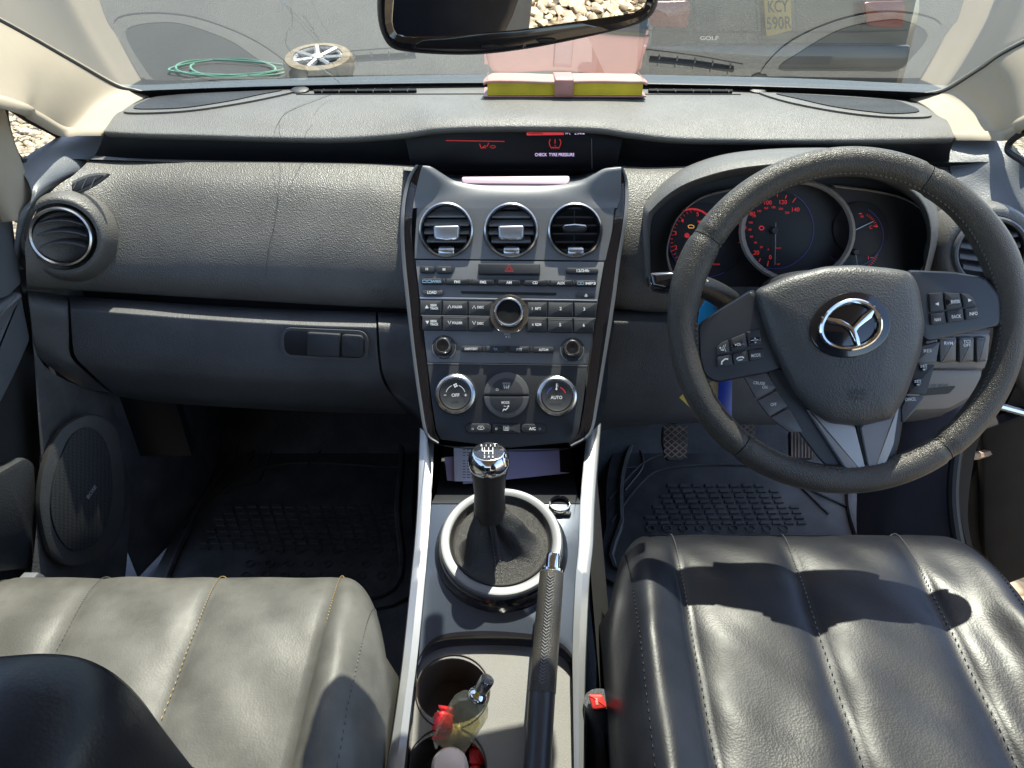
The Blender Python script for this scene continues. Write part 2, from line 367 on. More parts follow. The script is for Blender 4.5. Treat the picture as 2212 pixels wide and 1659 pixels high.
# ================================================================== outside
def ws_pt(px, py, k=.17):
    Y = 1.3
    for _ in range(30):
        p = Q(px, py, Y=Y); Y = Y + .5*((1.40 - (p.z-.785)/.66 - k*p.x**2) - p.y)
    return Q(px, py, Y=Y)
GZ = -.42
g = MB(); g.grid([[(x, y, GZ) for x in (-120, -6, 0, 6, 120)] for y in (-120, -6, 0, 6, 14, 150)]); g.build('ground', M['gravel'], kind='structure')
g = MB(); g.f.append(tuple(range(10))); g.v += [(x, y, GZ+.004) for x, y in ((-1.35, 2.45), (1.5, 2.45), (2.7, 4.9), (8, 12), (60, 90), (-80, 90), (-40, 8.6), (-12, 8.2), (-3.9, 7.2), (-2.86, 5.2))]; g.build('added_dark_ground', M['added_dark_ground'], kind='structure')  # added dark sheet, shaped to keep the view through the windscreen dim
def rocks(name, n, area):
    base = []
    for k in range(8):
        b = bmesh.new(); bmesh.ops.create_icosphere(b, subdivisions=1, radius=1)
        for v in b.verts: v.co = Vector((v.co.x*random.uniform(.7, 1.25), v.co.y*random.uniform(.6, 1.2), v.co.z*random.uniform(.5, .8)))
        base.append(([v.co.copy() for v in b.verts], [tuple(v.index for v in f.verts) for f in b.faces])); b.free()
    mb = MB()
    for i in range(n):
        vs, fs = random.choice(base); r = random.uniform(.018, .042); a = random.random()*6.28; M3 = Matrix.Rotation(a, 3, 'Z') @ Matrix.Rotation(random.uniform(-.5, .5), 3, 'X')
        c = Vector((random.uniform(area[0], area[1]), random.uniform(area[2], area[3]), GZ + r*.35))
        mb.add([c + M3 @ (v*r) for v in vs], fs)
    return mb.build(name, M['stone'], sharp=50, kind='stuff')
rocks('gravel_stones', 9000, (.85, 3.6, -4.6, 1.2))
rocks('gravel_stones', 5000, (-5.6, -3.4, 4.0, 7.5))
rocks('gravel_stones', 3000, (3.0, 5.2, 3.0, 5.4))
# parked hatchback ahead of the bonnet
hb = thing('parked_car', Vector((1.7, 6.2, GZ)), 'dark hatchback parked ahead, seen faintly through the windscreen with its red lamp and yellow plate', 'car')
YB = 5.2
def hp(px, py, Y=YB): return Q(px, py, Y=Y)
x0, x1 = hp(1385, 60).x, hp(1385, 60).x + 1.80
prof = [(YB+.02, .18), (YB-.06, .3), (YB-.05, .62), (YB-.02, 1.02), (YB+.35, 1.44), (YB+2.2, 1.45), (YB+3.0, .98), (YB+3.9, .85), (YB+3.95, .3)]
mb = MB(); rows = []
for i, t in enumerate((0, .04, .12, .5, .88, .96, 1)):
    ins = (.10, .03, 0, 0, 0, .03, .10)[i]
    rows.append([(x0+(x1-x0)*t, y + (ins if k in (0, 1, 2, 3) else 0), GZ+z - (ins if z > 1 else 0)) for k, (y, z) in enumerate(prof)])
mb.grid(rows); mb.f.append(tuple(range(9))); mb.f.append(tuple(range(54, 63))); mb.build('body', M['carp'], hb, sharp=30)
PB = Plane(hp(1600, 60, YB-.075), n=(0, -1, .05))
for a, b_ in ((1398, 1492), (1868, 1958)): pad('tail_lamp', rr([(a, 5), (b_, 2), (b_-6, 62), (a+6, 58)], 12), PB, .04, M['tail'], hb, .008)
pl_ = pad('number_plate', rr([(1650, -12), (1708, -14), (1711, 66), (1656, 80)], 4), PB, .012, M['plate'], hb, .003)
mb = MB(); letters(mb, 'KCY', PB, 1681, 14, 26, .014, w=44, ang=3); letters(mb, '590R', PB, 1683, 50, 28, .014, w=54, ang=3); mb.build('lettering', M['ink'], pl_)
mb = MB(); letters(mb, 'GOLF', PB, 1532, 83, 9, .012, w=40, bold=.02); mb.build('lettering', M['chromed'], hb)
pad('bumper', rr([(1392, 98), (1970, 98), (1960, 150), (1402, 150)], 10), PB, .08, M['carp'], hb, .02)
mb = MB()
for pts in ([(1396, 66), (1500, 70), (1860, 70), (1960, 66)], [(1500, -30), (1502, 70)], [(1862, -30), (1860, 70)], [(1640, -20), (1646, 88), (1722, 86), (1716, -22)]): stroke(mb, pts, PB, 2.5, .003)
mb.build('shut_line', M['black'], hb)
pad('lower_grille', rr([(1560, 122), (1800, 122), (1790, 140), (1570, 140)], 4), PB, .005, M['black'], hb, .001, off=.08)
for sx in (x0+.12, x1-.12):
    for yy in (YB+.6, YB+3.1):
        w = MB().lathe((sx, yy, GZ+.3), (1, 0, 0), [(.2, -.09), (.3, -.09), (.31, -.05), (.31, .05), (.3, .09), (.2, .09)], 28).build('wheel', M['tyre'], hb)
# loose alloy wheel and hose lying on the stones
c = Q(690, 141, Z=GZ+.12)
lw = thing('loose_wheel', c-Vector((0, 0, .12)), 'silver alloy wheel lying on the stones beyond the bonnet, left of the book reflection', 'wheel')
MB().lathe(c, (0, -.25, 1), [(.24, -.1), (.33, -.1), (.36, -.04), (.36, .04), (.33, .09), (.25, .1), (.24, .04)], 36, cap=False).build('tyre', M['tan'], lw)
mb = MB(); nn = Vector((0, -.25, 1)).normalized(); u, v = frame(nn)
for k in range(7):
    a = k*2*math.pi/7; d = u*math.cos(a)+v*math.sin(a); mb.tube([c+nn*.07+d*.03, c+nn*.08+d*.25], .028, 6)
mb.tube([c+nn*.07+(u*math.cos(a)+v*math.sin(a))*.24 for a in [i*math.pi/18 for i in range(36)]], .02, 6, closed=True); mb.lathe(c+nn*.04, nn, [(.06, 0), (.06, .06), (0, .07)], 16); mb.build('rim', M['alloy'], lw)
pts = []
for i in range(90):
    a = i/90*2*math.pi*2.6; rx = 120+22*math.sin(a*.7); pts.append(Q(500+rx*math.cos(a)*(1-.1*i/90), 148+17*math.sin(a)+3*math.sin(a*2.3), Z=GZ+.04))
tag(MB().tube(cr(pts, 2), .012, 6).build('garden_hose', M['hose']), 'pale green garden hose coiled on the stones, seen faintly through the left of the windscreen', 'hose')
# bonnet and cowl
rows = []
for y, z, hw in ((1.47, .735, .72), (1.62, .73, .74), (1.9, .69, .76), (2.2, .63, .76), (2.45, .53, .72), (2.5, .38, .70)):
    rows.append([(hw*s, y - .10*s*s, z - .04*abs(s)**3) for s in (-1, -.8, -.5, 0, .5, .8, 1)])
tag(MB().surf(rows, 6, 4).build('bonnet', M['bonnet'], solid=.004), 'dark painted bonnet seen as a thin band beyond the windscreen base', 'bonnet')
cw = MB().surf([[Q(x, y+dy, Y=Y-.17*((x-1130)/1580*1.3)**2) for x, y in ((235, 196), (340, 197), (560, 186), (850, 178), (1106, 175), (1400, 176), (1700, 183), (1900, 192), (2060, 200))] for dy, Y in ((-14, 1.52), (-5, 1.46), (3, 1.425), (14, 1.41))], 4, 3)
tag(cw.build('cowl_panel', M['cowl']), 'black plastic cowl strip along the base of the windscreen', 'panel')
# ================================================================== shell of the cabin
def wsp(X, z, k=.17): return Vector((X, 1.40-(z-.785)/.66-k*X*X, z))
rows = []
for j in range(13):
    z = .775+(1.225-.775)*j/12; t = j/12; hw = .70 + (.80-.70)*min(1, t*2) - .18*t*t
    rows.append([wsp(.03+hw*s, z) for s in [i/8 for i in range(-8, 9)]])
ws = MB().grid(rows).build('windscreen', M['ws'], sharp=60); tag(ws, 'large sloping windscreen over the dash, mirroring the dash top, with small cracks', 'windscreen')
MB().grid([[wsp(.03+.80*s, z)+Vector((0, -.002, -.003)) for s in [i/10 for i in range(-10, 11)]] for z in (.765, .782, .7935)]).build('frit_band', M['black'], ws, sharp=60)
# cracks in the glass
mb = MB()
for pts in (((612, 0), (628, 20), (632, 50), (618, 85), (622, 105), (650, 125), (700, 150), (735, 178)), ((655, 32), (672, 58), (690, 85)), ((690, 100), (705, 125), (722, 140))):
    pts = cr2(pts, 6); mb.tube([ws_pt(x+random.uniform(-2, 2), y+random.uniform(-1, 1))+Vector((0, -.002, -.001)) for x, y in pts], .0005, 4)
mb.build('crack', M['chromed'], ws)
# A pillars: inner edge follows the glass, outer edge the quarter window
def pillar(inner, outer, lab, xo):
    root = thing('windscreen_pillar', (xo, 1.1, .75), lab, 'pillar')
    a = cr(inner, 8); b = cr(outer, 8); rows = []
    for p, q in zip(a, b):
        m = (p+q)/2; out = Vector((0, -.8, .35)).normalized()
        rows.append([p+Vector((0, .012, 0)), p, p*.75+q*.25+out*.014, m+out*.015, p*.25+q*.75+out*.006, q, q+Vector((.0, .02, .006))])
    r2 = [cr(r, 3) for r in rows]; MB().grid(r2).build('pillar_trim', M['beige'], root, sharp=50, solid=.004)
    MB().tube(cr([p+Vector((0, -.003, .002)) for p in inner], 8), .004, 6).build('glass_seal', M['seal'], root)
    return root
innL = [ws_pt(326, 208), ws_pt(290, 199), ws_pt(249, 187), ws_pt(150, 131), ws_pt(0, 47), wsp(-.74, 1.02), wsp(-.66, 1.13), wsp(-.56, 1.21)]
outL = [Q(222, 292, Y=1.14), Q(175, 292, Y=1.12), Q(130, 292, Y=1.10), Q(66, 258, Y=1.03), Q(5, 232, Y=.97), Vector((-.74, .80, .94)), Vector((-.72, .62, 1.08)), Vector((-.62, .5, 1.2))]
pL = pillar(innL, outL, 'beige windscreen pillar trim at the left end of the dash', -.66)
innR = [ws_pt(1962, 213), ws_pt(2000, 207), ws_pt(2045, 196), ws_pt(2120, 150), ws_pt(2212, 94), wsp(.80, 1.02), wsp(.72, 1.13), wsp(.62, 1.21)]
outR = [Q(2062, 302, Y=1.14), Q(2110, 302, Y=1.12), Q(2170, 302, Y=1.10), Q(2200, 292, Y=1.06), Q(2260, 255, Y=1.0), Vector((.80, .80, .96)), Vector((.78, .62, 1.08)), Vector((.68, .5, 1.2))]
pR = pillar(innR, outR, 'beige windscreen pillar trim at the right end of the dash behind the steering wheel', .72)
# roof lining
rows = [[(.03+hw*s, y, z-.05*s*s) for s in [i/6 for i in range(-6, 7)]] for y, z, hw in ((.725, 1.21, .56), (.64, 1.235, .6), (.2, 1.275, .64), (-.4, 1.28, .64), (-1.6, 1.22, .6))]
tag(MB().grid(rows).build('roof_lining', M['lining'], solid=.02), 'pale cloth roof lining above the front seats', 'roof lining')
# quarter window, door mirror pillar
qw = thing('quarter_window', Q(60, 300, Y=1.05), 'small triangular window in the left pillar with gravel behind it', 'window')
tri = [(10, 236), (66, 262), (123, 292), (126, 302), (112, 314), (44, 348)]
tr3 = [Q(x, y, X=-.69) for x, y in tri]
MB().tube(cr(tr3, 5, True), .005, 6, closed=True).build('window_seal', M['seal'], qw)
MB().add(tr3, [tuple(range(6))]).build('pane', M['glass'], qw)
rows = [[Q(x, y, X=X) for x, y in r] for X, r in ((-.68, ((-20, 215), (5, 232), (22, 290), (44, 350), (68, 418), (64, 440), (37, 482))), (-.675, ((-60, 215), (-30, 250), (-10, 300), (8, 370), (22, 430), (28, 460), (30, 478))), (-.69, ((-120, 215), (-90, 250), (-70, 300), (-50, 370), (-20, 430), (-5, 460), (5, 480))))]
MB().surf(rows, 5, 5).build('pillar_trim', M['beige'], pL, sharp=60, solid=.004)
qr = thing('quarter_window', Q(2190, 320, Y=1.05), 'small quarter window at the right edge with gravel behind it', 'window')
tri = [(2178, 318), (2186, 304), (2212, 286), (2270, 262), (2255, 372), (2208, 347), (2182, 330)]
tr3 = [Q(x, y, X=.715) for x, y in tri]; MB().tube(cr(tr3, 5, True), .005, 6, closed=True).build('window_seal', M['seal'], qr); MB().add(tr3, [tuple(range(7))]).build('pane', M['glass'], qr)
# ================================================================== dashboard
dash = thing('dashboard', (0, 1.15, .6), 'dark grained plastic dashboard spanning the cabin, with glovebox at left', 'dashboard')
CX = (0, 92, 245, 400, 640, 735, 880, 1060, 1150, 1270, 1480, 1680, 1838)
xs = [225, 300, 420, 700, 860, 950, 1106, 1280, 1370, 1480, 1700, 1900, 2061]
def sag(x): return .06*((x-1130)/900)**2
top = [
 ([(326, 207), (372, 203), (440, 197), (700, 188), (860, 184), (950, 183), (1106, 182), (1280, 183), (1370, 184), (1480, 187), (1700, 192), (1880, 201), (1968, 212)], 1.405),
 ([(318, 212), (368, 208), (440, 202), (700, 194), (860, 191), (950, 190), (1106, 189), (1280, 190), (1370, 191), (1480, 193), (1700, 199), (1880, 208), (1976, 217)], 1.385),
 ([(285, 228), (345, 226), (430, 222), (700, 214), (860, 212), (950, 210), (1106, 208), (1280, 210), (1370, 212), (1480, 214), (1700, 220), (1890, 226), (2012, 232)], 1.30),
 ([(252, 246), (320, 246), (425, 246), (700, 244), (860, 240), (950, 235), (1106, 233), (1280, 235), (1370, 240), (1480, 245), (1700, 249), (1895, 251), (2040, 254)], 1.225),
 ([(235, 268), (310, 272), (420, 275), (700, 277), (860, 268), (950, 256), (1106, 253), (1280, 256), (1370, 266), (1480, 277), (1700, 282), (1900, 281), (2055, 278)], 1.175),
 ([(226, 284), (300, 288), (420, 291), (700, 298), (860, 289), (950, 277), (1106, 273), (1280, 276), (1370, 288), (1480, 299), (1700, 302), (1900, 301), (2060, 298)], 1.15)]
rows = [[Q(x, y, Y=Y-sag(x)*(1 if Y > 1.35 else .6 if Y > 1.25 else .25)) for x, y in r] for r, Y in top]
lip = rows[-1]
rows.insert(0, [p+Vector((0, .05, -.03)) for p in rows[0]])
rows.append([p+Vector((0, .006, -.010)) for p in lip]); rows.append([p+Vector((0, .04, -.016)) for p in lip]); rows.append([p+Vector((0, .09, -.012)) for p in lip])
upper = MB().surf(rows, 6, 6).build('upper_dash', M['dash'], dash, sharp=60)
_dt = hitter(upper)
def dtop(px, py):      # the point of the dash top seen at that pixel
    for k in range(12):
        h = _dt(px, py+k)
        if h is not None: return h
    return Q(px, py, Z=.78)
NT = Vector((0, -.12, 1)).normalized()
def patch(outline, off, rings=6):
    cx = sum(p[0] for p in outline)/len(outline); cy = sum(p[1] for p in outline)/len(outline); rows = []
    rows.append([dtop(x, y)-NT*.003 for x, y in outline])
    for k in range(rings+1):
        t = k/rings; rows.append([dtop(x+(cx-x)*(t*.98+.01*0), y+(cy-y)*t*.98)+NT*off for x, y in outline])
    return rows
def grille(outer, inner, lab=None):
    f = MB().grid(patch(outer, .0030), True).build('speaker_surround', M['dash'], dash)
    MB().grid(patch(inner, .0045), True).build('speaker_grille', M['grille'], f)
grille(cr2([(268, 245), (298, 226), (340, 212), (450, 203), (560, 199), (625, 197), (638, 200), (605, 209), (520, 226), (420, 241), (330, 247)], 4, True),
       cr2([(290, 239), (316, 223), (352, 213), (450, 207), (560, 202), (610, 200), (560, 210), (500, 223), (410, 237), (340, 241)], 4, True))
grille(cr2([(1642, 205), (1660, 204), (1760, 208), (1860, 214), (1930, 220), (1965, 226), (2000, 240), (2010, 254), (1960, 257), (1880, 253), (1790, 241), (1700, 223)], 4, True),
       cr2([(1676, 207), (1760, 211), (1860, 217), (1925, 222), (1955, 230), (1984, 246), (1930, 251), (1880, 247), (1800, 236), (1720, 218)], 4, True))
# defroster slot along the glass, with its fins
def slot(xa, xb, n):
    s = MB().tube([dtop(x, 198+abs(x-1130)/1100*9)+NT*.001 for x in range(xa, xb+1, 20)], .0035, 6, sq=2.2).build('defroster_slot', M['black'], dash)
    f = MB()
    for k in range(n): x = xa+(xb-xa)*(k+.5)/n; MB().box(dtop(x, 198+abs(x-1130)/1100*9)+NT*.0035, .0014, .02, .003).build('fin', M['dash'], s)
slot(680, 900, 6); slot(1400, 1590, 5)
for x in (648, 1636): MB().lathe(dtop(x, 199)+NT*.001, NT, [(.016, 0), (.016, .003), (.012, .005), (0, .005)], 24).build('sensor_button', M['dark'], dash)
# long seam and old cracks in the plastic
MB().tube([dtop(x, 204+abs(x-1106)/500*1.2)+NT*.0006 for x in range(640, 1640, 40)], .0012, 4).build('seam', M['dark'], dash)
mb = MB(); mb.tube([dtop(x, y)+NT*.0001 for x, y in cr2([(735, 198), (690, 215), (645, 232), (615, 248), (600, 268), (592, 288)], 5)], .0004, 4)
mb.build('crack', M['seal'], dash)
# recess band
rows = []
for Y, dz in ((1.245, -.008), (1.24, -.03), (1.238, -.095)): rows.append([Vector((p.x*1.13, Y-.1*(p.x/.65)**4*.6, min(p.z, .765)+dz)) for p in lip])
rows.append([Q(x, y, Y=1.135-.03*abs((x-1106)/900)**3) for x, y in ((60, 342), (210, 345), (420, 352), (700, 358), (860, 364), (950, 366), (1106, 366), (1280, 366), (1370, 366), (1480, 362), (1700, 358), (1900, 352), (2180, 350))])
MB().surf(rows, 3, 4).build('recess_panel', M['recess'], dash, sharp=60)
# passenger face of the dash with the round vent at its end
face = [
 ([(205, 337), (300, 343), (450, 347), (620, 350), (780, 353), (914, 359)], 1.135),
 ([(196, 344), (295, 350), (450, 355), (620, 358), (780, 362), (906, 368)], 1.118),
 ([(160, 378), (270, 392), (440, 398), (620, 402), (775, 408), (888, 421)], 1.075),
 ([(95, 430), (250, 460), (430, 470), (620, 476), (770, 484), (878, 493)], 1.035),
 ([(58, 510), (225, 530), (420, 540), (610, 548), (768, 556), (876, 563)], 1.003),
 ([(56, 575), (215, 588), (415, 600), (605, 610), (765, 620), (880, 627)], .985),
 ([(58, 614), (215, 622), (415, 634), (605, 645), (765, 654), (886, 659)], .986),
 ([(60, 620), (215, 629), (415, 641), (605, 652), (765, 661), (886, 666)], 1.00)]
def fy(x, Y): return Y - (.05*max(0, (230-x)/180)**1.5 if x < 230 else 0)
rows = [[Q(x, y, Y=fy(x, Y)) for x, y in r] for r, Y in face]
rows.append([p+Vector((0, .05, .0)) for p in rows[-1]])
MB().surf(rows, 8, 6).build('dash_face', M['dashface'], dash, sharp=60)
_df = hitter([c_ for c_ in dash.children if c_.name.startswith('dash_face')][-1])
def dface(px, py, out=.001): return (_df(px, py) or Q(px, py, Y=1.0)) - Vector((0, out, 0))
mb = MB(); mb.tube([dface(x, y, .0) for x, y in cr2([(588, 360), (590, 385), (596, 410), (600, 440), (592, 490), (580, 540), (574, 600)], 5)], .0004, 4); mb.build('crack', M['seal'], dash)
PA = Plane(dface(830, 625, .008), 60)
mb = MB()
letters(mb, 'SRS', PA, 820, 631, 10, .0006, w=34, bold=.0); letters(mb, 'AIRBAG', PA, 820, 644, 6, .0006, w=34, bold=0); mb.build('embossed_lettering', M['emb'], dash)
# end panel between the pillar and the face, door-side shelf
rows = [[Q(x, y, Y=Y) for x, y, Y in r] for r in (
 ((122, 298, 1.13), (160, 293, 1.15), (225, 292, 1.17)), ((45, 350, 1.03), (110, 335, 1.08), (205, 336, 1.135)), ((62, 395, 1.0), (100, 385, 1.03), (165, 374, 1.085)), ((68, 428, .985), (80, 425, .99), (110, 415, 1.04)), ((40, 470, .96), (52, 480, .965), (62, 492, .99)), ((28, 560, .95), (40, 570, .955), (58, 590, .985)))]
MB().surf(rows, 6, 5).build('dash_end_panel', M['doorg'], dash, sharp=60)
rows = [[Q(x, y, Y=Y) for x, y, Y in r] for r in (
 ((2062, 300, 1.15), (2130, 300, 1.13), (2185, 312, 1.10), (2215, 350, 1.05)), ((2050, 345, 1.12), (2110, 345, 1.10), (2170, 365, 1.07), (2225, 400, 1.03)), ((2062, 395, 1.08), (2115, 395, 1.07), (2170, 420, 1.04), (2230, 450, 1.0)), ((2090, 450, 1.05), (2120, 455, 1.03), (2175, 465, 1.01), (2235, 500, .97)))]
MB().surf(rows, 6, 5).build('dash_end_panel', M['doorg'], dash, sharp=60)
# small side demister slot
PD = Plane(Q(175, 395, Y=1.045), n=(-.35, -.62, .7))
sl_ = pad('side_demister', cr2([(122, 420), (150, 395), (190, 376), (232, 373), (222, 385), (195, 403), (160, 418)], 4, True), PD, .004, M['dash'], dash, .0015)
pad('demister_opening', cr2([(134, 417), (158, 397), (192, 382), (222, 378), (213, 387), (190, 401), (158, 415)], 4, True), PD, .001, M['black'], sl_, .0003, off=.004)
mb = MB()
for x in (160, 178, 196): stroke(mb, [(x-2, 408), (x+10, 384)], PD, 1.6, off=.0058)
mb.build('fin', M['dash'], sl_)
# ---- round air vents
def vent(cx, cy, r_px, pl, parent, off=0, ring=M['chromed'], kind='tab', r_in=.86):
    c = pl.at(cx, cy, off); sc = pl.scale(cx, cy, off); r = r_px*sc; n = pl.n; u = Vector((1, 0, 0)); u = (u-n*u.dot(n)).normalized(); v = n.cross(u)
    root = MB().lathe(c, n, [(r*r_in, -.004), (r*r_in*1.02, .003), (r*.93, .0055), (r*.985, .004), (r*1.0, .0), (r*1.02, -.006)], 64, cap=False).build('air_vent', ring, parent)
    MB().lathe(c, n, [(r*r_in, .001), (r*r_in*.98, -.03), (0, -.031)], 48, cap=False).build('vent_bore', M['black'], root)
    return root, c, u, v, n, r*r_in
for cx, cy in ((964, 497), (1104, 498), (1242, 498)): pass
# left vent on the face end, turned towards the seat
PLV = Plane(Q(132, 512, Y=.968), n=(.22, -.90, .38))
MB().lathe(PLV.at(132, 512, -.004), PLV.n, [(.070, -.06), (.064, -.026), (.059, -.010), (.054, -.001), (.050, .001), (.046, 0)], 64, cap=False).build('vent_bezel', M['dashface'], dash, sharp=60)
root, c, u, v, n, r = vent(132, 512, 70, PLV, dash, ring=M['chromed'])
for k, hh in enumerate((.45, .02, -.42)):
    mb = MB(); w = math.sqrt(1-(hh)**2)*r*.93
    mb.surf([[c+u*(w*s)+v*(hh*r+.004*(1-s*s)*1.5)-n*(dn) + v*dv for s in (-1, -.5, 0, .5, 1)] for dn, dv in ((.001, 0), (.003, .0025), (.02, .008))], 5, 3).build('vane', M['chromed'] if 0 else M['btnlit'], root)
# glovebox
gl = [
 ([(150, 640), (300, 650), (480, 662), (660, 670), (812, 674)], 1.0),
 ([(151, 652), (300, 662), (480, 674), (660, 683), (812, 688)], .975),
 ([(152, 664), (300, 676), (480, 689), (660, 699), (813, 704)], .955),
 ([(153, 676), (300, 688), (480, 701), (660, 711), (813, 715)], .949),
 ([(156, 730), (300, 742), (480, 752), (660, 760), (816, 765)], .938),
 ([(163, 770), (300, 786), (480, 798), (660, 806), (822, 808)], .930),
 ([(190, 800), (310, 815), (480, 826), (660, 834), (835, 838)], .932),
 ([(240, 845), (330, 855), (480, 864), (660, 872), (868, 880)], .955),
 ([(262, 858), (345, 870), (490, 880), (680, 890), (880, 895)], .99)]
MB().surf([[Q(x, y, Y=Y) for x, y in r] for r, Y in gl], 6, 5).build('glovebox_door', M['glove'], dash, sharp=60)
gdoor = [c_ for c_ in dash.children if c_.name.startswith('glovebox_door')][-1]
PG = Plane(Q(705, 745, Y=.935), n=(0, -.95, .31))
holder = holed(MB(), rr([(606, 708), (794, 716), (796, 780), (608, 772)], 24, 6), [rr([(613, 714), (788, 722), (788, 775), (614, 767)], 20, 6)], PG, .004, off=.003).build('handle_surround', M['glove'], gdoor)
pad('handle_recess', rr([(612, 713), (789, 721), (789, 776), (613, 768)], 20, 6), PG, .001, M['black'], gdoor, .0002, off=.0015)
hl = pad('handle', rr([(663, 719), (734, 723), (733, 773), (662, 769)], 4, 3), PG, .010, M['btn'], gdoor, .002, off=.002)
pad('lock_button', rr([(737, 723), (784, 726), (784, 774), (737, 772)], 10, 4), PG, .008, M['btn'], gdoor, .002, off=.002)
# end and inner neighbours of the glovebox
le = [([(60, 628), (100, 633), (146, 639)], .955, 1.0), ([(62, 650), (102, 655), (147, 662)], .925, .958), ([(68, 700), (105, 708), (149, 716)], .915, .944), ([(76, 745), (112, 755), (152, 768)], .912, .935), ([(92, 780), (130, 795), (180, 800)], .92, .936), ([(150, 822), (190, 840), (236, 848)], .94, .96)]
MB().surf([[Q(x, y, Y=a+(b-a)*i/2) for i, (x, y) in enumerate(r)] for r, a, b in le], 6, 5).build('dash_end_lower', M['glove'], dash, sharp=60)
ri = [([(816, 674), (845, 676), (880, 678)], 1.0), ([(817, 690), (846, 692), (884, 694)], .97), ([(818, 712), (848, 714), (888, 716)], .951), ([(821, 765), (852, 768), (894, 768)], .94), ([(828, 808), (858, 815), (900, 815)], .932), ([(845, 845), (870, 860), (908, 880)], .94), ([(872, 882), (900, 905), (925, 940)], .93)]
MB().surf([[Q(x, y, Y=Y) for x, y in r] for r, Y in ri], 6, 5).build('stack_side_panel', M['glove'], dash, sharp=60)
# shadow gap behind the lip
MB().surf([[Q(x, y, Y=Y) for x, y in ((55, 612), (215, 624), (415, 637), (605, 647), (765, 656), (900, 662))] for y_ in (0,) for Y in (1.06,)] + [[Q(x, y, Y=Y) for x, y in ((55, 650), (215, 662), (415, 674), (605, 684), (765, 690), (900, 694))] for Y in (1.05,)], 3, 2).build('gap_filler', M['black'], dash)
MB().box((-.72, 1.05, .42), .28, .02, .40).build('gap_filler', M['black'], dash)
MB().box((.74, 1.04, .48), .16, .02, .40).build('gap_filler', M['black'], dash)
# driver side face
df = [([(1326, 360), (1365, 361), (1400, 362), (1450, 361), (1520, 358)], 1.135), ([(1328, 375), (1368, 378), (1400, 380), (1450, 380), (1520, 380)], 1.10), ([(1332, 430), (1368, 432), (1395, 434), (1440, 440), (1520, 440)], 1.055),
      ([(1330, 520), (1366, 520), (1390, 520), (1440, 530), (1520, 530)], 1.01), ([(1326, 610), (1362, 612), (1390, 615), (1440, 620), (1520, 620)], .985), ([(1316, 655), (1360, 664), (1400, 668), (1450, 668), (1560, 668)], .982), ([(1316, 668), (1360, 672), (1400, 676), (1450, 676), (1560, 676)], 1.0)]
MB().surf([[Q(x, y, Y=Y) for x, y in r] for r, Y in df], 6, 5).build('dash_face', M['dashface'], dash, sharp=60)
df = [([(1960, 352), (2010, 352), (2060, 350), (2110, 352)], 1.125), ([(1980, 380), (2030, 380), (2070, 385), (2105, 395)], 1.09), ([(1980, 450), (2030, 450), (2060, 455), (2080, 470)], 1.05), ([(1980, 540), (2020, 540), (2045, 545), (2060, 560)], 1.01), ([(1970, 620), (2020, 625), (2060, 625), (2110, 620)], .985), ([(1970, 690), (2020, 690), (2080, 690), (2130, 690)], .98)]
MB().surf([[Q(x, y, Y=Y) for x, y in r] for r, Y in df], 6, 5).build('dash_face', M['dashface'], dash, sharp=60)
# lower driver panel
lp = [([(1320, 668), (1450, 672), (1620, 676), (1800, 680), (1960, 684), (2140, 690)], 1.0), ([(1326, 688), (1450, 692), (1620, 696), (1800, 700), (1960, 705), (2140, 710)], .965), ([(1326, 705), (1450, 708), (1620, 712), (1800, 716), (1960, 722), (2135, 728)], .953),
      ([(1316, 770), (1450, 775), (1620, 780), (1800, 785), (1960, 790), (2125, 790)], .945), ([(1310, 850), (1450, 850), (1620, 852), (1800, 855), (1960, 870), (2095, 860)], .938), ([(1300, 900), (1450, 905), (1620, 908), (1800, 905), (1960, 905), (2040, 895)], .95), ([(1290, 930), (1450, 915), (1620, 918), (1800, 915), (1960, 912), (2035, 900)], 1.0)]
MB().surf([[Q(x, y, Y=Y) for x, y in r] for r, Y in lp], 6, 5).build('knee_panel', M['glove'], dash, sharp=60)
PK = Plane(Q(2060, 760, Y=.93), n=(0, -.93, .36))
for k, (a, b_, tx) in enumerate(((2000, 2027, ''), (2030, 2068, 'RVM'), (2072, 2106, 'TCS\nOFF'), (2109, 2134, ''))):
    s_ = pad('switch', rr([(a, 730), (b_, 728), (b_-1, 783), (a+1, 785)], 5, 4), PK, .012, M['btnlit'], dash, .004, off=.004)
    if tx:
        mb = MB()
        if k == 1: letters(mb, 'RVM', PK, (a+b_)/2, 742, 7, .0165)
        else: letters(mb, 'TCS', PK, (a+b_)/2, 738, 6.5, .0165); letters(mb, 'OFF', PK, (a+b_)/2, 746, 6.5, .0165)
        mb.build('lettering', M['white'], s_)
fb = pad('fuse_box_cover', rr([(1962, 800), (2124, 800), (2112, 850), (2050, 884), (1950, 888)], 12, 5), PK, .006, M['fuse'], dash, .003, off=.004)
pad('finger_slot', rr([(1990, 840), (2066, 834), (2050, 851), (1985, 856)], 6, 4), PK, .0005, M['black'], fb, 0, off=.0102)
mb = MB(); letters(mb, 'FUSE BOX', PK, 2025, 833, 6, .0108, w=50, ang=2, shear=.3); mb.build('embossed_lettering', M['emb'], fb)
pad('switch_surround', rr([(1990, 722), (2140, 722), (2132, 797), (1985, 797)], 8, 4), PK, .004, M['fuse'], dash, .002)
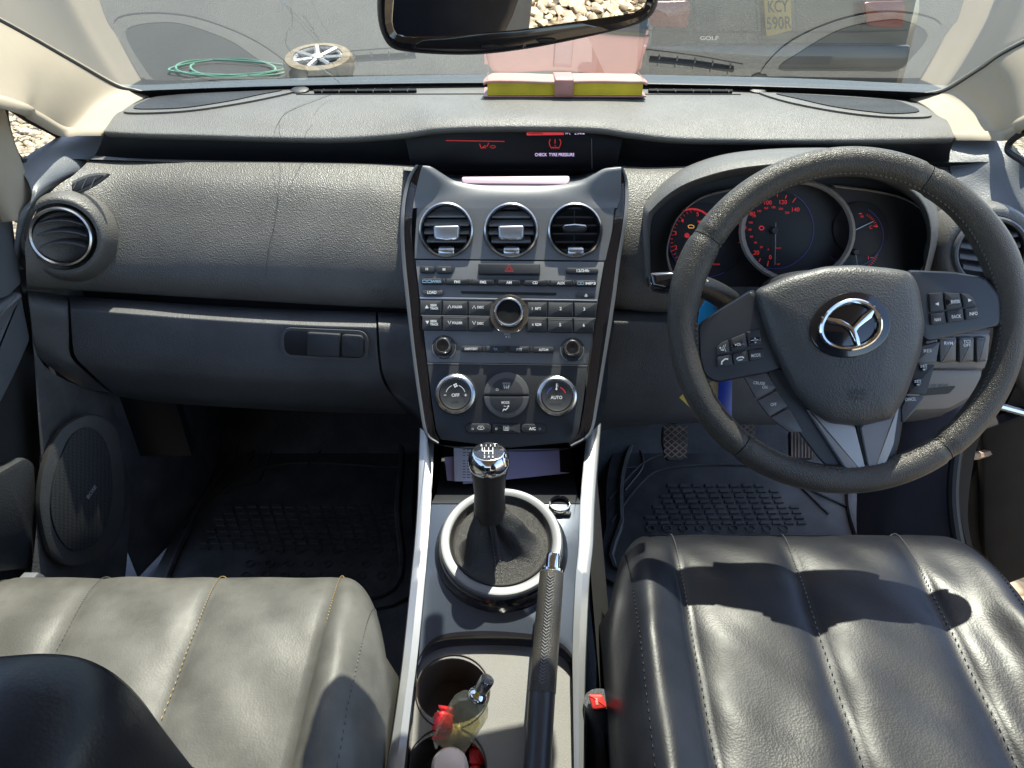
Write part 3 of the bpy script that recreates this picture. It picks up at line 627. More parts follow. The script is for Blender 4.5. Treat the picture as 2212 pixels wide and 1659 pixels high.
# right vent (partly behind the wheel)
PRV = Plane(Q(2142, 545, Y=.95), n=(-.15, -.9, .40))
MB().lathe(PRV.at(2140, 545, -.004), PRV.n, [(.078, -.06), (.072, -.03), (.066, -.010), (.06, -.001), (.054, .001), (.05, 0)], 48, cap=False).build('vent_bezel', M['dash'], dash, sharp=60)
root, c, u, v, n, r = vent(2140, 545, 82, PRV, dash, ring=M['ring'])
for hh in (.5, .15, -.2, -.55):
    w = math.sqrt(1-hh**2)*r*.93
    MB().surf([[c+u*(w*s)+v*(hh*r-.004*(1-s*s))-n*dn+v*dv for s in (-1, -.5, 0, .5, 1)] for dn, dv in ((.002, 0), (.004, .006), (.018, .012))], 5, 3).build('vane', M['btnlit'], root)
# ================================================================== centre stack
stack = thing('centre_stack', (0, .9, .55), 'gunmetal centre stack with three round vents, radio and climate dials', 'centre stack')
PL = Plane((0, .98, .628), 52)      # lower, radio and climate
PU = Plane((0, .98, .628), 55)      # upper, vents
def stackpt(px, py):
    return (PL if py > 560 else PU).at(px, py)
capx = [929, 934, 958, 985, 1030, 1106, 1190, 1250, 1275, 1302, 1325, 1332]
capy = [358, 362, 377, 392, 400, 402, 401, 394, 382, 366, 362, 361]
def across(xa, xb): return [xa+(xb-xa)*(c_-929)/403 for c_ in capx]
rows = [[Q(x, y, Y=1.052) for x, y in zip([918]+capx[1:-1]+[1340], capy)],
        [Q(x, y+7, Y=1.044) for x, y in zip(across(910, 1342), capy)],
        [Q(x, 424, Y=1.0335) for x in across(896, 1340)],
        [PU.at(x, 450) for x in across(892, 1333)],
        [PU.at(x, 480) for x in across(890, 1328)]]
VC = ((964, 497), (1104, 498), (1242, 498))
mb = MB(); mb.surf(rows[:4], 4, 5)
holed(mb, [(901, 450), (1327, 450), (1322, 500), (1310, 560), (1306, 563), (896, 559), (896, 530)], [circ(x, y, 60, 60, 48) for x, y in VC], PU, .006)
body = mb.build('stack_panel', M['gun'], stack, sharp=40)
# radio fascia, climate fascia
def lx(y, side):    # inner edge of the fascia
    L_ = [(560, 896), (640, 905), (708, 913), (785, 922), (870, 932), (930, 941), (953, 960)]
    R_ = [(563, 1307), (640, 1294), (714, 1283), (791, 1270), (870, 1261), (930, 1252), (960, 1228)]
    T = L_ if side < 0 else R_
    for (a, xa), (b, xb) in zip(T, T[1:]):
        if y <= b: return xa+(xb-xa)*(y-a)/(b-a)
    return T[-1][1]
rad = pad('radio_fascia', [(lx(561, -1)+1, 562)]+[(lx(y, -1)+1, y) for y in (640, 708, 783)]+[(lx(788, 1)-1, 788)]+[(lx(y, 1)-1, y) for y in (714, 640, 566)], PL, .004, M['gun'], stack, .001, off=-.003)
clim = pad('climate_fascia', [(lx(786, -1)+1, 786)]+[(lx(y, -1)+1, y) for y in (830, 870, 930)]+[(952, 950), (1100, 968), (1240, 955)]+[(lx(y, 1)-1, y) for y in (930, 870, 830, 791)], PL, .004, M['btn'], stack, .001, off=-.003)
tr = MB(); stroke(tr, [(922, 785), (1270, 790)], PL, 1.6, .0016); tr.build('trim_line', M['silver'], stack)
# gloss strips and silver trims down both sides
gin = [(918, 358), (903, 390), (893, 440), (889, 500), (895, 560), (904, 640), (912, 708), (921, 785), (931, 870), (940, 930), (950, 950)]
gout = [(905, 357), (889, 385), (877, 430), (873, 490), (876, 560), (884, 640), (891, 708), (900, 785), (912, 870), (924, 935), (948, 956)]
sout = [(899, 356), (882, 382), (870, 428), (865, 490), (868, 560), (876, 640), (884, 708), (893, 785), (905, 870), (918, 938), (946, 960)]
ginr = [(1331, 361), (1334, 390), (1332, 440), (1322, 500), (1308, 563), (1296, 640), (1285, 714), (1273, 791), (1263, 870), (1253, 930), (1228, 957)]
goutr = [(1341, 362), (1349, 390), (1350, 440), (1343, 500), (1332, 563), (1322, 640), (1311, 714), (1299, 791), (1286, 870), (1272, 935), (1232, 962)]
soutr = [(1347, 363), (1356, 390), (1358, 440), (1351, 500), (1340, 563), (1330, 640), (1319, 714), (1306, 791), (1293, 870), (1277, 938), (1235, 966)]
def strip(name, a, b, mt, h, rise, lab=None):
    ys = None; r1 = []; r2 = []
    def P3(x, y, o):
        if y < 400: return Q(x, y, Y=1.066-.014*(y-357)/43-o*.8)
        if y < 470: 
            t = (y-400)/70; return Q(x, y, Y=1.052*(1-t)+PU.at(x, 470).y*t-o*.8)
        return (PL if y > 560 else PU).at(x, y, o)
    A = cr2(a, 4); B_ = cr2(b, 4)
    rows = [[P3(x, y, -.004) for x, y in A], [P3(x, y, h) for x, y in A], [P3((x+u)/2, (y+v)/2, h+rise) for (x, y), (u, v) in zip(A, B_)], [P3(x, y, h) for x, y in B_], [P3(x, y, h-.02) for x, y in B_], [P3(x, y, h-.07) for x, y in B_]]
    return MB().grid(rows).build(name, mt, stack, sharp=50)
strip('gloss_strip', gin, gout, M['gloss'], .001, .001); strip('gloss_strip', ginr, goutr, M['gloss'], .001, .001)
strip('silver_trim', gout, sout, M['ring'], .004, .001); strip('silver_trim', goutr, soutr, M['ring'], .004, .001)
mb = MB(); mb.surf([[PL.at(x, y, o) for x, y in ((925, 945), (960, 962), (1100, 973), (1225, 968), (1268, 948))] for y_ in (0,) for o in (.0,)] + [[PL.at(x, y+3, -.02) for x, y in ((925, 945), (960, 962), (1100, 973), (1225, 968), (1268, 948))]], 5, 2)
mb.build('stack_lower_edge', M['dark'], stack)
# vents
def vane(root, c, u, v, n, r, hh, mt, flat):
    w = math.sqrt(max(.02, 1-hh*hh))*r*.97
    rws = [[c+u*(w*s)+v*(hh*r)-n*.0035 for s in (-1, 1)], [c+u*(w*s)+v*(hh*r+.0012)-n*.0030 for s in (-1, 1)], [c+u*(w*s)+v*(hh*r+(flat))-n*.016 for s in (-1, 1)]]
    rws.append([p-v*.0015 for p in rws[-1]]); rws.append([p-v*.001 for p in rws[0]])
    MB().grid(rws).build('vane', mt, root)
PV = Plane(PU.at(1104, 498, .002), 66)
for i, (x, y) in enumerate(VC):
    pv = Plane(PU.at(x, y, .004), 63); root, c, u, v, n, r = vent(x, y, 59, pv, stack, ring=M['chromed'])
    for hh in (.55, .2, -.15, -.5): vane(root, c, u, v, n, r, hh, M['cover'] if i < 2 else M['btnlit'], .010 if i < 2 else .003)
    if i == 2: MB().box(c-n*.012, .001, .001, .001).tube([c+v*r*.9-n*.012, c-v*r*.6-n*.012], .0007, 4).build('cross_fin', M['btnlit'], root)
    ty = (500, 500, 494)[i]
    tp = [(x-28, ty-12), (x+28, ty-13), (x+27, ty+14), (x+20, ty+18), (x-20, ty+18), (x-27, ty+14)] if i < 2 else [(x-26, ty-7), (x+26, ty-8), (x+27, ty+3), (x+18, ty+8), (x-18, ty+8), (x-27, ty+3)]
    MB().prism([pv.at(a, b, .008) for a, b in rr(tp, 5, 4)], pv.n, .012, .003, 3).build('vent_tab', M['silver'] if i < 2 else M['dark'], root)
    MB().tube([pv.at(a, b, .007) for a, b in ((x-22, ty+(15 if i < 2 else -6)), (x, ty+(18 if i < 2 else -8)), (x+22, ty+(15 if i < 2 else -6)))], .0014, 6).build('tab_edge', M['chrome'], root)
    cw = pv.at(x+1, 545, -.004); mb = MB(); mb.lathe(cw, u, [(.0, -.011), (.008, -.011), (.009, -.009), (.009, .009), (.008, .011), (0, .011)], 24); mb.build('vent_wheel', M['chromed'], root)
    pad('vent_lip', [(x-44, 538), (x+44, 538), (x+26, 552), (x-26, 552)], pv, .002, M['btn'], root, .0005, off=-.004)
# hazard, clock, source buttons
def button(pts, texts, h=.006, r=3, mt='btn', par=None, pl=PL, b=.0015, col='white', name='button', off=.001):
    o = pad(name, rr(pts, r, 3), pl, h, M[mt], par or stack, b, off=off)
    if texts:
        mb = MB()
        for t in texts:
            if callable(t): t(mb, off+h+.0003)
            else: letters(mb, t[0], pl, t[1], t[2], t[3], off+h+.0003, w=t[4] if len(t) > 4 else None, bold=.03)
        mb.build('lettering', M[col], o)
    return o
tri = lambda mb, o: (stroke(mb, [(1100, 572), (1091, 587), (1109, 587)], PL, 1.4, o, True), stroke(mb, [(1100, 577), (1095.5, 584.5), (1104.5, 584.5)], PL, 1.1, o, True))
button(box4(1033, 569, 1167, 592, 1), [tri], h=.009, r=3, col='red', name='hazard_button')
button([(906, 574), (938, 575), (938, 590), (906, 589)], [('H', 922, 581.5, 6)], r=6); button([(942, 575), (976, 575), (976, 591), (942, 590)], [('M', 959, 582.5, 6)], r=6)
button([(1223, 578), (1293, 580), (1293, 592), (1223, 591)], [('12/24h', 1259, 585, 6.5, 27)], r=6)
lab = ['WMA', 'FM1', 'FM2', 'AM', 'CD', 'AUX', 'MP3']
X7 = [(909, 956), (963, 1012), (1019, 1068), (1075, 1124), (1132, 1180), (1188, 1236), (1242, 1290)]
for i, (a, b_) in enumerate(X7):
    t = lab[i]; y = 601+i*.7
    tx = [(t, (a+b_)/2 + (10 if i in (0, 6) else 0), y+7.5, 6, 22 if i in (0, 6) else None)]
    button([(a, y), (b_, y+.5), (b_, y+13), (a, y+12.5)], tx, r=(6 if i in (0, 6) else 2), h=.007, col='bgrey' if i == 0 else 'white')
    if i < 6: button([(b_+.5, y+1), (X7[i+1][0]-.5, y+1.5), (X7[i+1][0]-.5, y+12), (b_+.5, y+12)], None, h=.005, r=1, b=.0005, name='button_bridge')
mb = MB()
for x in (917, 928): stroke(mb, rr([(x-4, 605.5), (x+4, 605.5), (x+4, 611), (x-4, 611)], 1, 2), PL, 1.3, .0085, True)
mb.build('format_mark', M['bgrey'], stack); mb = MB()
for x in (1251, 1258): stroke(mb, rr([(x-3, 609.5), (x+3, 609.5), (x+3, 615), (x-3, 615)], 1, 2), PL, 1.2, .0085, True)
mb.build('format_mark', M['bgrey'], stack)
button([(912, 625), (956, 626), (956, 638), (912, 637)], [('LOAD', 933, 632, 6.5, 20)], r=6, h=.005, mt='btnlit')
ej = lambda mb, o: (poly(mb, [(1266, 634), (1262.5, 639), (1269.5, 639)], PL, o), stroke(mb, [(1262.5, 641), (1269.5, 641)], PL, 1, o))
button([(1244, 630), (1287, 631), (1287, 642), (1244, 641)], [ej], r=6, h=.004, mt='btnlit')
pad('disc_slot', rr([(994, 629), (1203, 633), (1201, 639), (998, 635)], 3, 3), PL, .0006, M['black'], stack, 0, off=.001)
pad('slot_lip', [(906, 642), (1291, 648), (1290, 651.5), (907, 646)], PL, .004, M['silver'], stack, .0008, off=.001)
# the block of twelve keys
def key(x0, y0, x1, y1, tx, dl=0): return button([(x0, y0), (x1, y0+(x1-x0)*.012), (x1-dl, y1+(x1-x0)*.012), (x0+dl, y1)], tx, h=.006, r=1.5, b=.0012)
def arrow(x, y, up, solid):
    s = -1 if up else 1
    return (lambda mb, o: poly(mb, [(x, y+4*s), (x-4, y-3.5*s), (x+4, y-3.5*s)][::s], PL, o)) if solid else (lambda mb, o: stroke(mb, [(x-3.5, y-3.5*s), (x, y+3.5*s), (x+3.5, y-3.5*s)], PL, 1.4, o))
key(907, 649, 954, 679, [arrow(922, 663, True, True), ('SEEK', 937, 660, 5.2, 15), ('TRACK', 938, 666.5, 5.2, 18)], 1)
key(956, 650, 1010, 680, [arrow(971, 663, True, False), ('FOLDER', 988, 663.5, 5.5, 22)])
key(1012, 651, 1064, 681, [arrow(1024, 664, True, False), ('DISC', 1038, 664, 5.5, 14)])
key(1139, 653, 1182, 683, [('1  RPT', 1159, 667, 6, 20)]); key(1184, 653.5, 1238, 684, [('2', 1211, 667, 7)]); key(1240, 654, 1289, 685, [('3', 1262, 668, 7)], 1.5)
key(911, 683, 954, 713, [arrow(923, 697, False, True), ('SEEK', 937, 694.5, 5.2, 15), ('TRACK', 938, 701, 5.2, 18)], 1)
key(956, 684, 1010, 714, [arrow(971, 697, False, False), ('FOLDER', 988, 698, 5.5, 22)])
key(1012, 685, 1064, 715, [arrow(1024, 698, False, False), ('DISC', 1038, 699, 5.5, 14)])
key(1139, 687, 1181, 717, [('4  RDM', 1159, 701.5, 6, 20)]); key(1183, 688, 1237, 718, [('5', 1210, 702, 7)]); key(1239, 688.5, 1284, 719, [('6', 1261, 703, 7)], 1.5)
mb = MB()
for a, b_ in (((909, 681.5), (1066, 684)), ((1138, 685.5), (1287, 688))): stroke(mb, [a, b_], PL, 1.7, .0078)
mb.build('trim_line', M['silver'], stack)
def knob(cx, cy, r_px, prof, mt, name='knob', par=None, pl=PL, k=48):
    c = pl.at(cx, cy, 0); sc = pl.scale(cx, cy)*r_px
    return MB().lathe(c, pl.n, [(a*sc, h) for a, h in prof], k).build(name, M[mt], par or stack)
def arctext(mb, s, cx, cy, r, a0, a1, h, pl, off, w=None, flip=False):
    for i, ch in enumerate(s):
        if ch == ' ': continue
        a = a0+(a1-a0)*i/max(1, len(s)-1); x = cx+r*math.sin(R(a)); y = cy-r*math.cos(R(a))
        letters(mb, ch, pl, x, y, h, off, ang=-a+(180 if flip else 0), w=w)
tk = knob(1100, 681, 42, [(1.0, 0), (1.0, .0085), (.97, .0095), (0, .0095)], 'chromed', 'knob_surround')
mb = MB(); arctext(mb, 'TUNE', 1100, 681, 36, -62, -30, 5.5, PL, .0099); arctext(mb, 'FILE', 1100, 681, 36, 30, 58, 5.5, PL, .0099); mb.build('lettering', M['ink'], tk)
for sx, d in ((-1, -1), (1, 1)): pass
kn = MB().lathe(PL.at(1099, 678, .012), PL.n, [(.021, -.004), (.021, .012), (.0195, .0145), (.0165, .0145), (.0155, .0125), (0, .011)], 56).build('knob', M['thick'], stack)
MB().lathe(PL.at(1099, 678, .0125), PL.n, [(.0214, .011), (.0205, .0135), (.0190, .0147), (.0172, .0142)], 56, cap=False).build('knob_ring', M['chromed'], kn)
mb = MB(); letters(mb, 'PUSH', PL, 1096, 722, 4.5, .0015, w=13); poly(mb, [(1092, 725.5), (1092, 731), (1096.5, 728.2)], PL, .0015)
for x in (1098.5, 1101.5): stroke(mb, [(x, 725.5), (x, 731)], PL, 1.3, .0015)
mb.build('lettering', M['white'], stack)
for cx, cy, ta in ((959, 751, 1), (1236, 756, 0)):
    s_ = knob(cx, cy, 26, [(1, 0), (1, .0025), (.9, .003), (0, .003)], 'btn', 'knob_surround')
    mb = MB(); stroke(mb, [(cx+25*math.sin(R(a)), cy-25*math.cos(R(a))) for a in range(205, 290, 5)], PL, 1.5, .0035); stroke(mb, [(cx+25*math.sin(R(a)), cy-25*math.cos(R(a))) for a in range(75, 155, 5)], PL, 1.5, .0035); mb.build('silver_arc', M['silver'], s_)
    mb = MB()
    if ta: arctext(mb, 'VOLUME', cx, cy, 20.5, -38, 40, 4.5, PL, .0034); arctext(mb, 'POWER', cx, cy, 21.5, 205, 155, 4.2, PL, .0034, flip=True)
    else: arctext(mb, 'AUDIO CONT', cx, cy, 20.5, -55, 55, 4, PL, .0034)
    mb.build('lettering', M['grey'], s_)
    k_ = MB().lathe(PL.at(cx-1, cy-2, .006), PL.n, [(.0120, -.004), (.0115, .010), (.0105, .0125), (.008, .0128), (0, .0115)], 40).build('knob', M['thick'], stack)
    MB().lathe(PL.at(cx-1, cy-2, .006), PL.n, [(.0122, .008), (.0113, .0115), (.0100, .0130), (.0085, .0128)], 40, cap=False).build('knob_ring', M['chromed'], k_)
for a, b_, t in ((995, 1041, 'DISP/TEXT'), (1049, 1091, 'TA'), (1100, 1144, 'PTY'), (1151, 1197, 'AUTO-M')):
    y = 747+(a-995)*.012; button([(a, y), (b_, y+.5), (b_, y+13.5), (a, y+13)], [(t, (a+b_)/2, y+7, 5.2, 28 if 'D' in t else 20 if 'AU' in t else None)], r=(6 if t in ('DISP/TEXT', 'AUTO-M') else 2), h=.007, col='bgrey' if t == 'TA' else 'white')
for a, b_ in ((1041.5, 1048.5), (1091.5, 1099.5), (1144.5, 1150.5)): button([(a, 748.5), (b_, 748.5), (b_, 760), (a, 760)], None, h=.005, r=1, b=.0005, name='button_bridge')
# climate dials
def dial(cx, cy):
    s_ = knob(cx, cy, 46, [(1, 0), (1, .002), (.96, .0028), (0, .0028)], 'dark', 'dial_surround')
    sc = PL.scale(cx, cy)
    n = 96; rows = []
    for r_, h in ((44, .001), (44, .008), (42, .012), (38, .014), (34.5, .0135), (33.5, .011)):
        rows.append([PL.at(cx, cy, 0)+Vector((1, 0, 0))*(r_*sc*math.cos(2*math.pi*i/n)*(1+(.008 if i % 2 and r_ > 40 else 0))) + PL.n.cross(Vector((1, 0, 0)))*(r_*sc*math.sin(2*math.pi*i/n)*(1+(.008 if i % 2 and r_ > 40 else 0))) + PL.n*h for i in range(n)])
    d = MB().grid(rows, True).build('dial_ring', M['chromed'], stack, sharp=25)
    MB().lathe(PL.at(cx, cy, 0), PL.n, [(34*sc, .006), (34*sc, .012), (32*sc, .0135), (29*sc, .0125), (0, .0115)], 56).build('dial_cap', M['btn'], d)
    return d
d1 = dial(985, 853); d2 = dial(1202, 857)
def cooff(cx, cy): return cy
mb = MB(); o = .0142
letters(mb, 'OFF', PL, 984, 854, 7.2, o, w=17, bold=.02); stroke(mb, [(959, 854), (964, 854)], PL, 1.3, o); stroke(mb, [(1003, 854), (1009, 854)], PL, 1.3, o); stroke(mb, [(1006, 851), (1006, 857)], PL, 1.3, o)
stroke(mb, [(984+21*math.sin(R(a)), 853-21*math.cos(R(a))) for a in range(-75, -18, 6)], PL, 1.2, o); stroke(mb, [(984+21*math.sin(R(a)), 853-21*math.cos(R(a))) for a in range(20, 76, 6)], PL, 1.2, o)
for k in range(4): a = k*90+20; poly(mb, circ(984+3*math.cos(R(a)), 833+3*math.sin(R(a)), 2.1, n=8), PL, o+.00005*k)
mb.build('dial_marking', M['white'], d1)
mb = MB(); letters(mb, 'AUTO', PL, 1202, 859, 7.2, o, w=25, bold=.02); stroke(mb, [(1202, 829), (1202, 840)], PL, 1.6, o); poly(mb, circ(1202, 841, 2.2, n=10), PL, o+.0001)
for k in range(3): stroke(mb, [(1203, 830+3*k), (1206, 830+3*k)], PL, .8, o)
mb.build('dial_marking', M['white'], d2)
mb = MB(); stroke(mb, [(1202+21*math.sin(R(a)), 857-21*math.cos(R(a))) for a in range(-75, -22, 6)], PL, 1.8, o); mb.build('cold_arc', M['blue'], d2)
mb = MB(); stroke(mb, [(1202+21*math.sin(R(a)), 857-21*math.cos(R(a))) for a in range(22, 76, 6)], PL, 1.8, o); mb.build('warm_arc', M['red'], d2)
# centre split button
top_ = [(1094+49*math.cos(R(a)), 853+49*math.sin(R(a))) for a in range(-180, 1, 6)]; bot_ = [(1094+49*math.cos(R(a)), 856+49*math.sin(R(a))) for a in range(0, 181, 6)]
pad('button_surround', circ(1094, 854.5, 51, 52, 48), PL, .0015, M['dark'], stack, .0005, off=.001)
bt = pad('mode_button', top_, PL, .006, M['btnlit'], stack, .002, off=.002); bb = pad('mode_button', bot_, PL, .006, M['btnlit'], stack, .002, off=.002)
ti = [(1094+36*math.cos(R(a)), 851+34*math.sin(R(a))) for a in range(-180, 1, 6)]; bi = [(1094+36*math.cos(R(a)), 858+34*math.sin(R(a))) for a in range(0, 181, 6)]
pad('button_face', ti, PL, .0008, M['btn'], bt, .0003, off=.0078); pad('button_face', bi, PL, .0008, M['btn'], bb, .0003, off=.0078)
o = .009; mb = MB(); stroke(mb, [(1086, 828), (1102, 828), (1099, 837), (1089, 837)], PL, 1.1, o, True)
for x in (1090, 1094, 1098): stroke(mb, [(x, 831), (x+1, 834), (x-1, 837), (x, 840)], PL, 1, o)
stroke(mb, circ(1074, 842, 2.4, n=12), PL, .7, o, True); mb.build('lettering', M['white'], bt)
mb = MB(); letters(mb, 'MODE', PL, 1092, 870, 5.6, o, w=17); poly(mb, circ(1098, 878, 2, n=10), PL, o); stroke(mb, [(1097, 881), (1092, 886), (1088, 884)], PL, 2.2, o); stroke(mb, [(1088, 884), (1086, 889)], PL, 1.5, o); stroke(mb, [(1094, 878.5), (1088, 877.5)], PL, 1.1, o)
mb.build('lettering', M['white'], bb)
b3 = [(1006, 915, 1061, 936), (1063, 915.5, 1124, 937), (1126, 916, 1181, 936)]
for i, (a, y0, b_, y1) in enumerate(b3):
    pts = [(a, y0), (b_, y0), (b_, y1), (a, y1)]
    t = []
    if i == 0: t = [lambda mb, o: (stroke(mb, [(1031, 926), (1034, 921), (1043, 921), (1046, 926), (1042, 928), (1035, 928)], PL, 1.2, o, True), stroke(mb, [(1036, 925), (1041, 924)], PL, 1.2, o))]
    if i == 1: t = [lambda mb, o: (stroke(mb, [(1088, 921), (1099, 921), (1099, 930), (1088, 930)], PL, 1, o, True), [stroke(mb, [(x, 923), (x+.8, 925), (x-.8, 928), (x, 931)], PL, .9, o) for x in (1091, 1093.6, 1096.2)])]
    if i == 2: t = [('A/C', 1150, 926.5, 6.5, 15)]
    button(pts, t + [(lambda mb, o, x=(1021, 1072, 1166)[i]: stroke(mb, circ(x, 927, 2, n=10), PL, .6, o, True))], r=(9 if i != 1 else 1), h=.004, mt='dark', b=.0015)
# ================================================================== display in the recess
dsp = thing('information_display', (0.01, 1.19, .72), 'wide dark display under the dash hood showing a tyre pressure warning in red and lilac', 'display')
PDs = Plane((0, 1.19, .71), n=(0, -.97, .25))
pad('screen', rr([(868, 270), (1352, 268), (1330, 372), (1290, 392), (1250, 396), (980, 396), (935, 380), (890, 366)], 14, 4), PDs, .004, M['screen'], dsp, .001, off=-.003)
mb = MB(); poly(mb, [(1138, 284), (1218, 283), (1218, 292), (1138, 293)], PDs, .0016); mb.build('warning_bar', M['lred2'], dsp)
mb = MB(); letters(mb, 'WARNING', PDs, 1156, 288.5, 5, .002, w=33); mb.build('warning_lettering', M['screen'], dsp)
mb = MB(); letters(mb, '19°C', PDs, 1227, 288, 6, .0016, w=11); letters(mb, '2:34', PDs, 1248, 288, 6, .0016, w=14); letters(mb, 'PM', PDs, 1259, 289, 4, .0016); letters(mb, 'CHECK  TYRE PRESSURE', PDs, 1198, 334.5, 7, .0016, w=85, bold=.015); mb.build('screen_lettering', M['lwhite'], dsp)
mb = MB(); stroke(mb, [(963, 304), (1090, 306)], PDs, 1.6, .0016)
for pts in (((1036, 311), (1038, 317), (1040, 321)), ((1041, 321), (1047, 315), (1052, 317), (1056, 309)), ((1044, 319), (1050, 320))): stroke(mb, pts, PDs, 1.8, .0016)
stroke(mb, [(1058, 318), (1061, 315), (1068, 315), (1071, 318), (1067, 320), (1062, 320)], PDs, 1.3, .0016, True)
stroke(mb, [(1189, 301), (1186, 308), (1188, 315), (1190, 319), (1208, 319), (1210, 315), (1212, 308), (1209, 301)], PDs, 1.7, .0016)
stroke(mb, [(1199, 301), (1199, 311)], PDs, 1.7, .0016); poly(mb, circ(1199, 315, 1.2, n=8), PDs, .0016)
for x in (1191, 1195, 1199, 1203, 1207): stroke(mb, [(x, 320), (x+1, 322)], PDs, 1.2, .0016)
mb.build('screen_symbol', M['lred'], dsp)
mb = MB(); stroke(mb, [(1278, 300), (1279, 375)], PDs, .8, .0016); mb.build('screen_edge', M['grey'], dsp)
# sloping sill in front of the screen with its pale strip
sill = MB().surf([[Q(x, y, Y=Y) for x, y in r] for r, Y in (([(868, 358), (935, 366), (985, 378), (1106, 380), (1240, 380), (1290, 368), (1352, 358)], 1.18), ([(872, 366), (940, 376), (985, 394), (1106, 400), (1240, 395), (1295, 374), (1350, 366)], 1.10), ([(872, 368), (940, 376), (985, 396), (1106, 402), (1240, 398), (1298, 374), (1350, 368)], 1.064))], 5, 4).build('display_sill', M['gun'], dsp, sharp=60)
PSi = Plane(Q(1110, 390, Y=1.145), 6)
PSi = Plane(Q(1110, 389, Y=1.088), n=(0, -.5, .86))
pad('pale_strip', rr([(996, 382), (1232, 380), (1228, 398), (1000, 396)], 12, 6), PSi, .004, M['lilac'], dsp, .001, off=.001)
# ================================================================== instrument cluster
clu = thing('instrument_cluster', (.38, .98, .62), 'hooded instrument cluster with red lit dials behind the steering wheel', 'instrument cluster')
PCl = Plane(Q(1725, 500, Y=1.0), n=(0, -.93, .36))
hood_o = [(1392, 600), (1388, 470), (1400, 432), (1450, 385), (1520, 352), (1600, 334), (1720, 326), (1840, 330), (1940, 360), (2010, 415), (2032, 500), (2010, 600)]
hood_m = [(1396, 600), (1394, 480), (1410, 445), (1462, 402), (1530, 374), (1610, 356), (1722, 347), (1835, 352), (1930, 382), (1995, 430), (2016, 505), (1998, 600)]
hood_i = [(1410, 600), (1408, 490), (1428, 450), (1480, 415), (1545, 392), (1620, 378), (1722, 372), (1830, 378), (1915, 400), (1978, 445), (2000, 510), (1986, 600)]
rows = [[Q(x, y, Y=1.13) for x, y in hood_o], [Q(x, y, Y=.985) for x, y in [(a+(c-a)*.25, b+(d-b)*.25) for (a, b), (c, d) in zip(hood_o, hood_m)]], [Q(x, y, Y=.945) for x, y in hood_m], [Q(x, y, Y=.95) for x, y in [((a+c)/2, (b+d)/2) for (a, b), (c, d) in zip(hood_m, hood_i)]], [Q(x, y, Y=1.04) for x, y in hood_i]]
rows[0] = [Q(x, y-6, Y=1.12) for x, y in hood_o]
MB().surf(rows, 6, 5).build('cluster_hood', M['dash'], clu, sharp=60)
pad('cluster_back', [(1400, 620), (1402, 430), (1560, 370), (1900, 370), (2005, 440), (1998, 620)], PCl, .004, M['recess'], clu, .0, off=-.012)
def ringstrip(pts, w0, w1, mt, hgt=.012, name='dial_bezel'):
    """bezel: an outline with a raised metal edge"""
    P = cr2(pts, 6); m = len(P); cx = sum(p[0] for p in P)/m; cy = sum(p[1] for p in P)/m
    def sc(k): return [(cx+(x-cx)*k, cy+(y-cy)*k) for x, y in P]
    rws = [[PCl.at(*p, o) for p in sc(k)] for k, o in ((w0, -.006), (w0, hgt), ((w0+w1)/2, hgt+.003), (w1, hgt-.002), (w1-.01, -.008))]
    return MB().grid(rws).build(name, mt, clu)
left = [(1620, 405), (1570, 412), (1510, 430), (1465, 470), (1444, 520), (1442, 560), (1458, 600), (1500, 640)]
ringstrip(left, 1.035, .965, M['bezel'])
right = [(1800, 402), (1880, 412), (1950, 428), (1995, 458), (2014, 505), (2010, 550), (1990, 585), (1960, 610)]
ringstrip(right, 1.035, .965, M['bezel'])
mid = circ(1722, 500, 124, 111, 40)[:40]
P = mid+[mid[0]]
cx, cy = 1722, 500
rws = [[PCl.at(cx+(x-cx)*k, cy+(y-cy)*k, o) for x, y in P] for k, o in ((1.02, -.006), (1.02, .018), (.975, .024), (.92, .018), (.91, -.008))]
MB().grid(rws).build('dial_bezel', M['bezel'], clu)
def face_(cx, cy, r, name='dial_face'): return pad(name, circ(cx, cy, r, r*.98, 48), PCl, .002, M['dialf'], clu, .0003, off=-.006)
fl = face_(1525, 520, 82); fm = face_(1672, 495, 84); fr_ = face_(1860, 495, 60)
mb = MB()
for (cx, cy, r) in ((1525, 520, 79), (1672, 495, 86), (1842, 510, 66)): stroke(mb, [(cx+r*math.cos(R(a)), cy+r*math.sin(R(a))) for a in (range(-60, 140, 6) if cx > 1600 else range(60, 200, 6))], PCl, 1.6, -.003)
mb.build('dial_glow_line', M['lviolet'], clu)
mb = MB(); o = -.0032
for t, a in (('1', 205), ('2', 178-360), ('3', 212-360), ('4', 240-360), ('5', 268-360)): pass
for t, x, y in (('5', 1507, 463), ('4', 1474, 477), ('3', 1459, 504), ('2', 1460, 535)): letters(mb, t, PCl, x, y, 9, o)
stroke(mb, [(1495+48*math.cos(R(a)), 500+48*math.sin(R(a))) for a in range(-115, -40, 5)], PCl, 4, o)
for a in range(120, 260, 7): stroke(mb, [(1520+66*math.cos(R(a)), 520+66*math.sin(R(a))), (1520+(72 if a % 3 else 76)*math.cos(R(a)), 520+(72 if a % 3 else 76)*math.sin(R(a)))], PCl, 1, o)
poly(mb, circ(1484, 509, 5.5, n=14), PCl, o); poly(mb, rr([(1506, 477), (1518, 477), (1516, 482), (1508, 482)], 2, 3), PCl, o); letters(mb, 'x1000r/min', PCl, 1543, 571, 4, o, w=24)
for t, x, y in (('140', 1719, 453), ('120', 1692, 437), ('100', 1659, 438), ('80', 1625, 462), ('60', 1606, 492), ('40', 1606, 521), ('20', 1634, 546), ('0', 1664, 556)): letters(mb, t, PCl, x, y, 9, o)
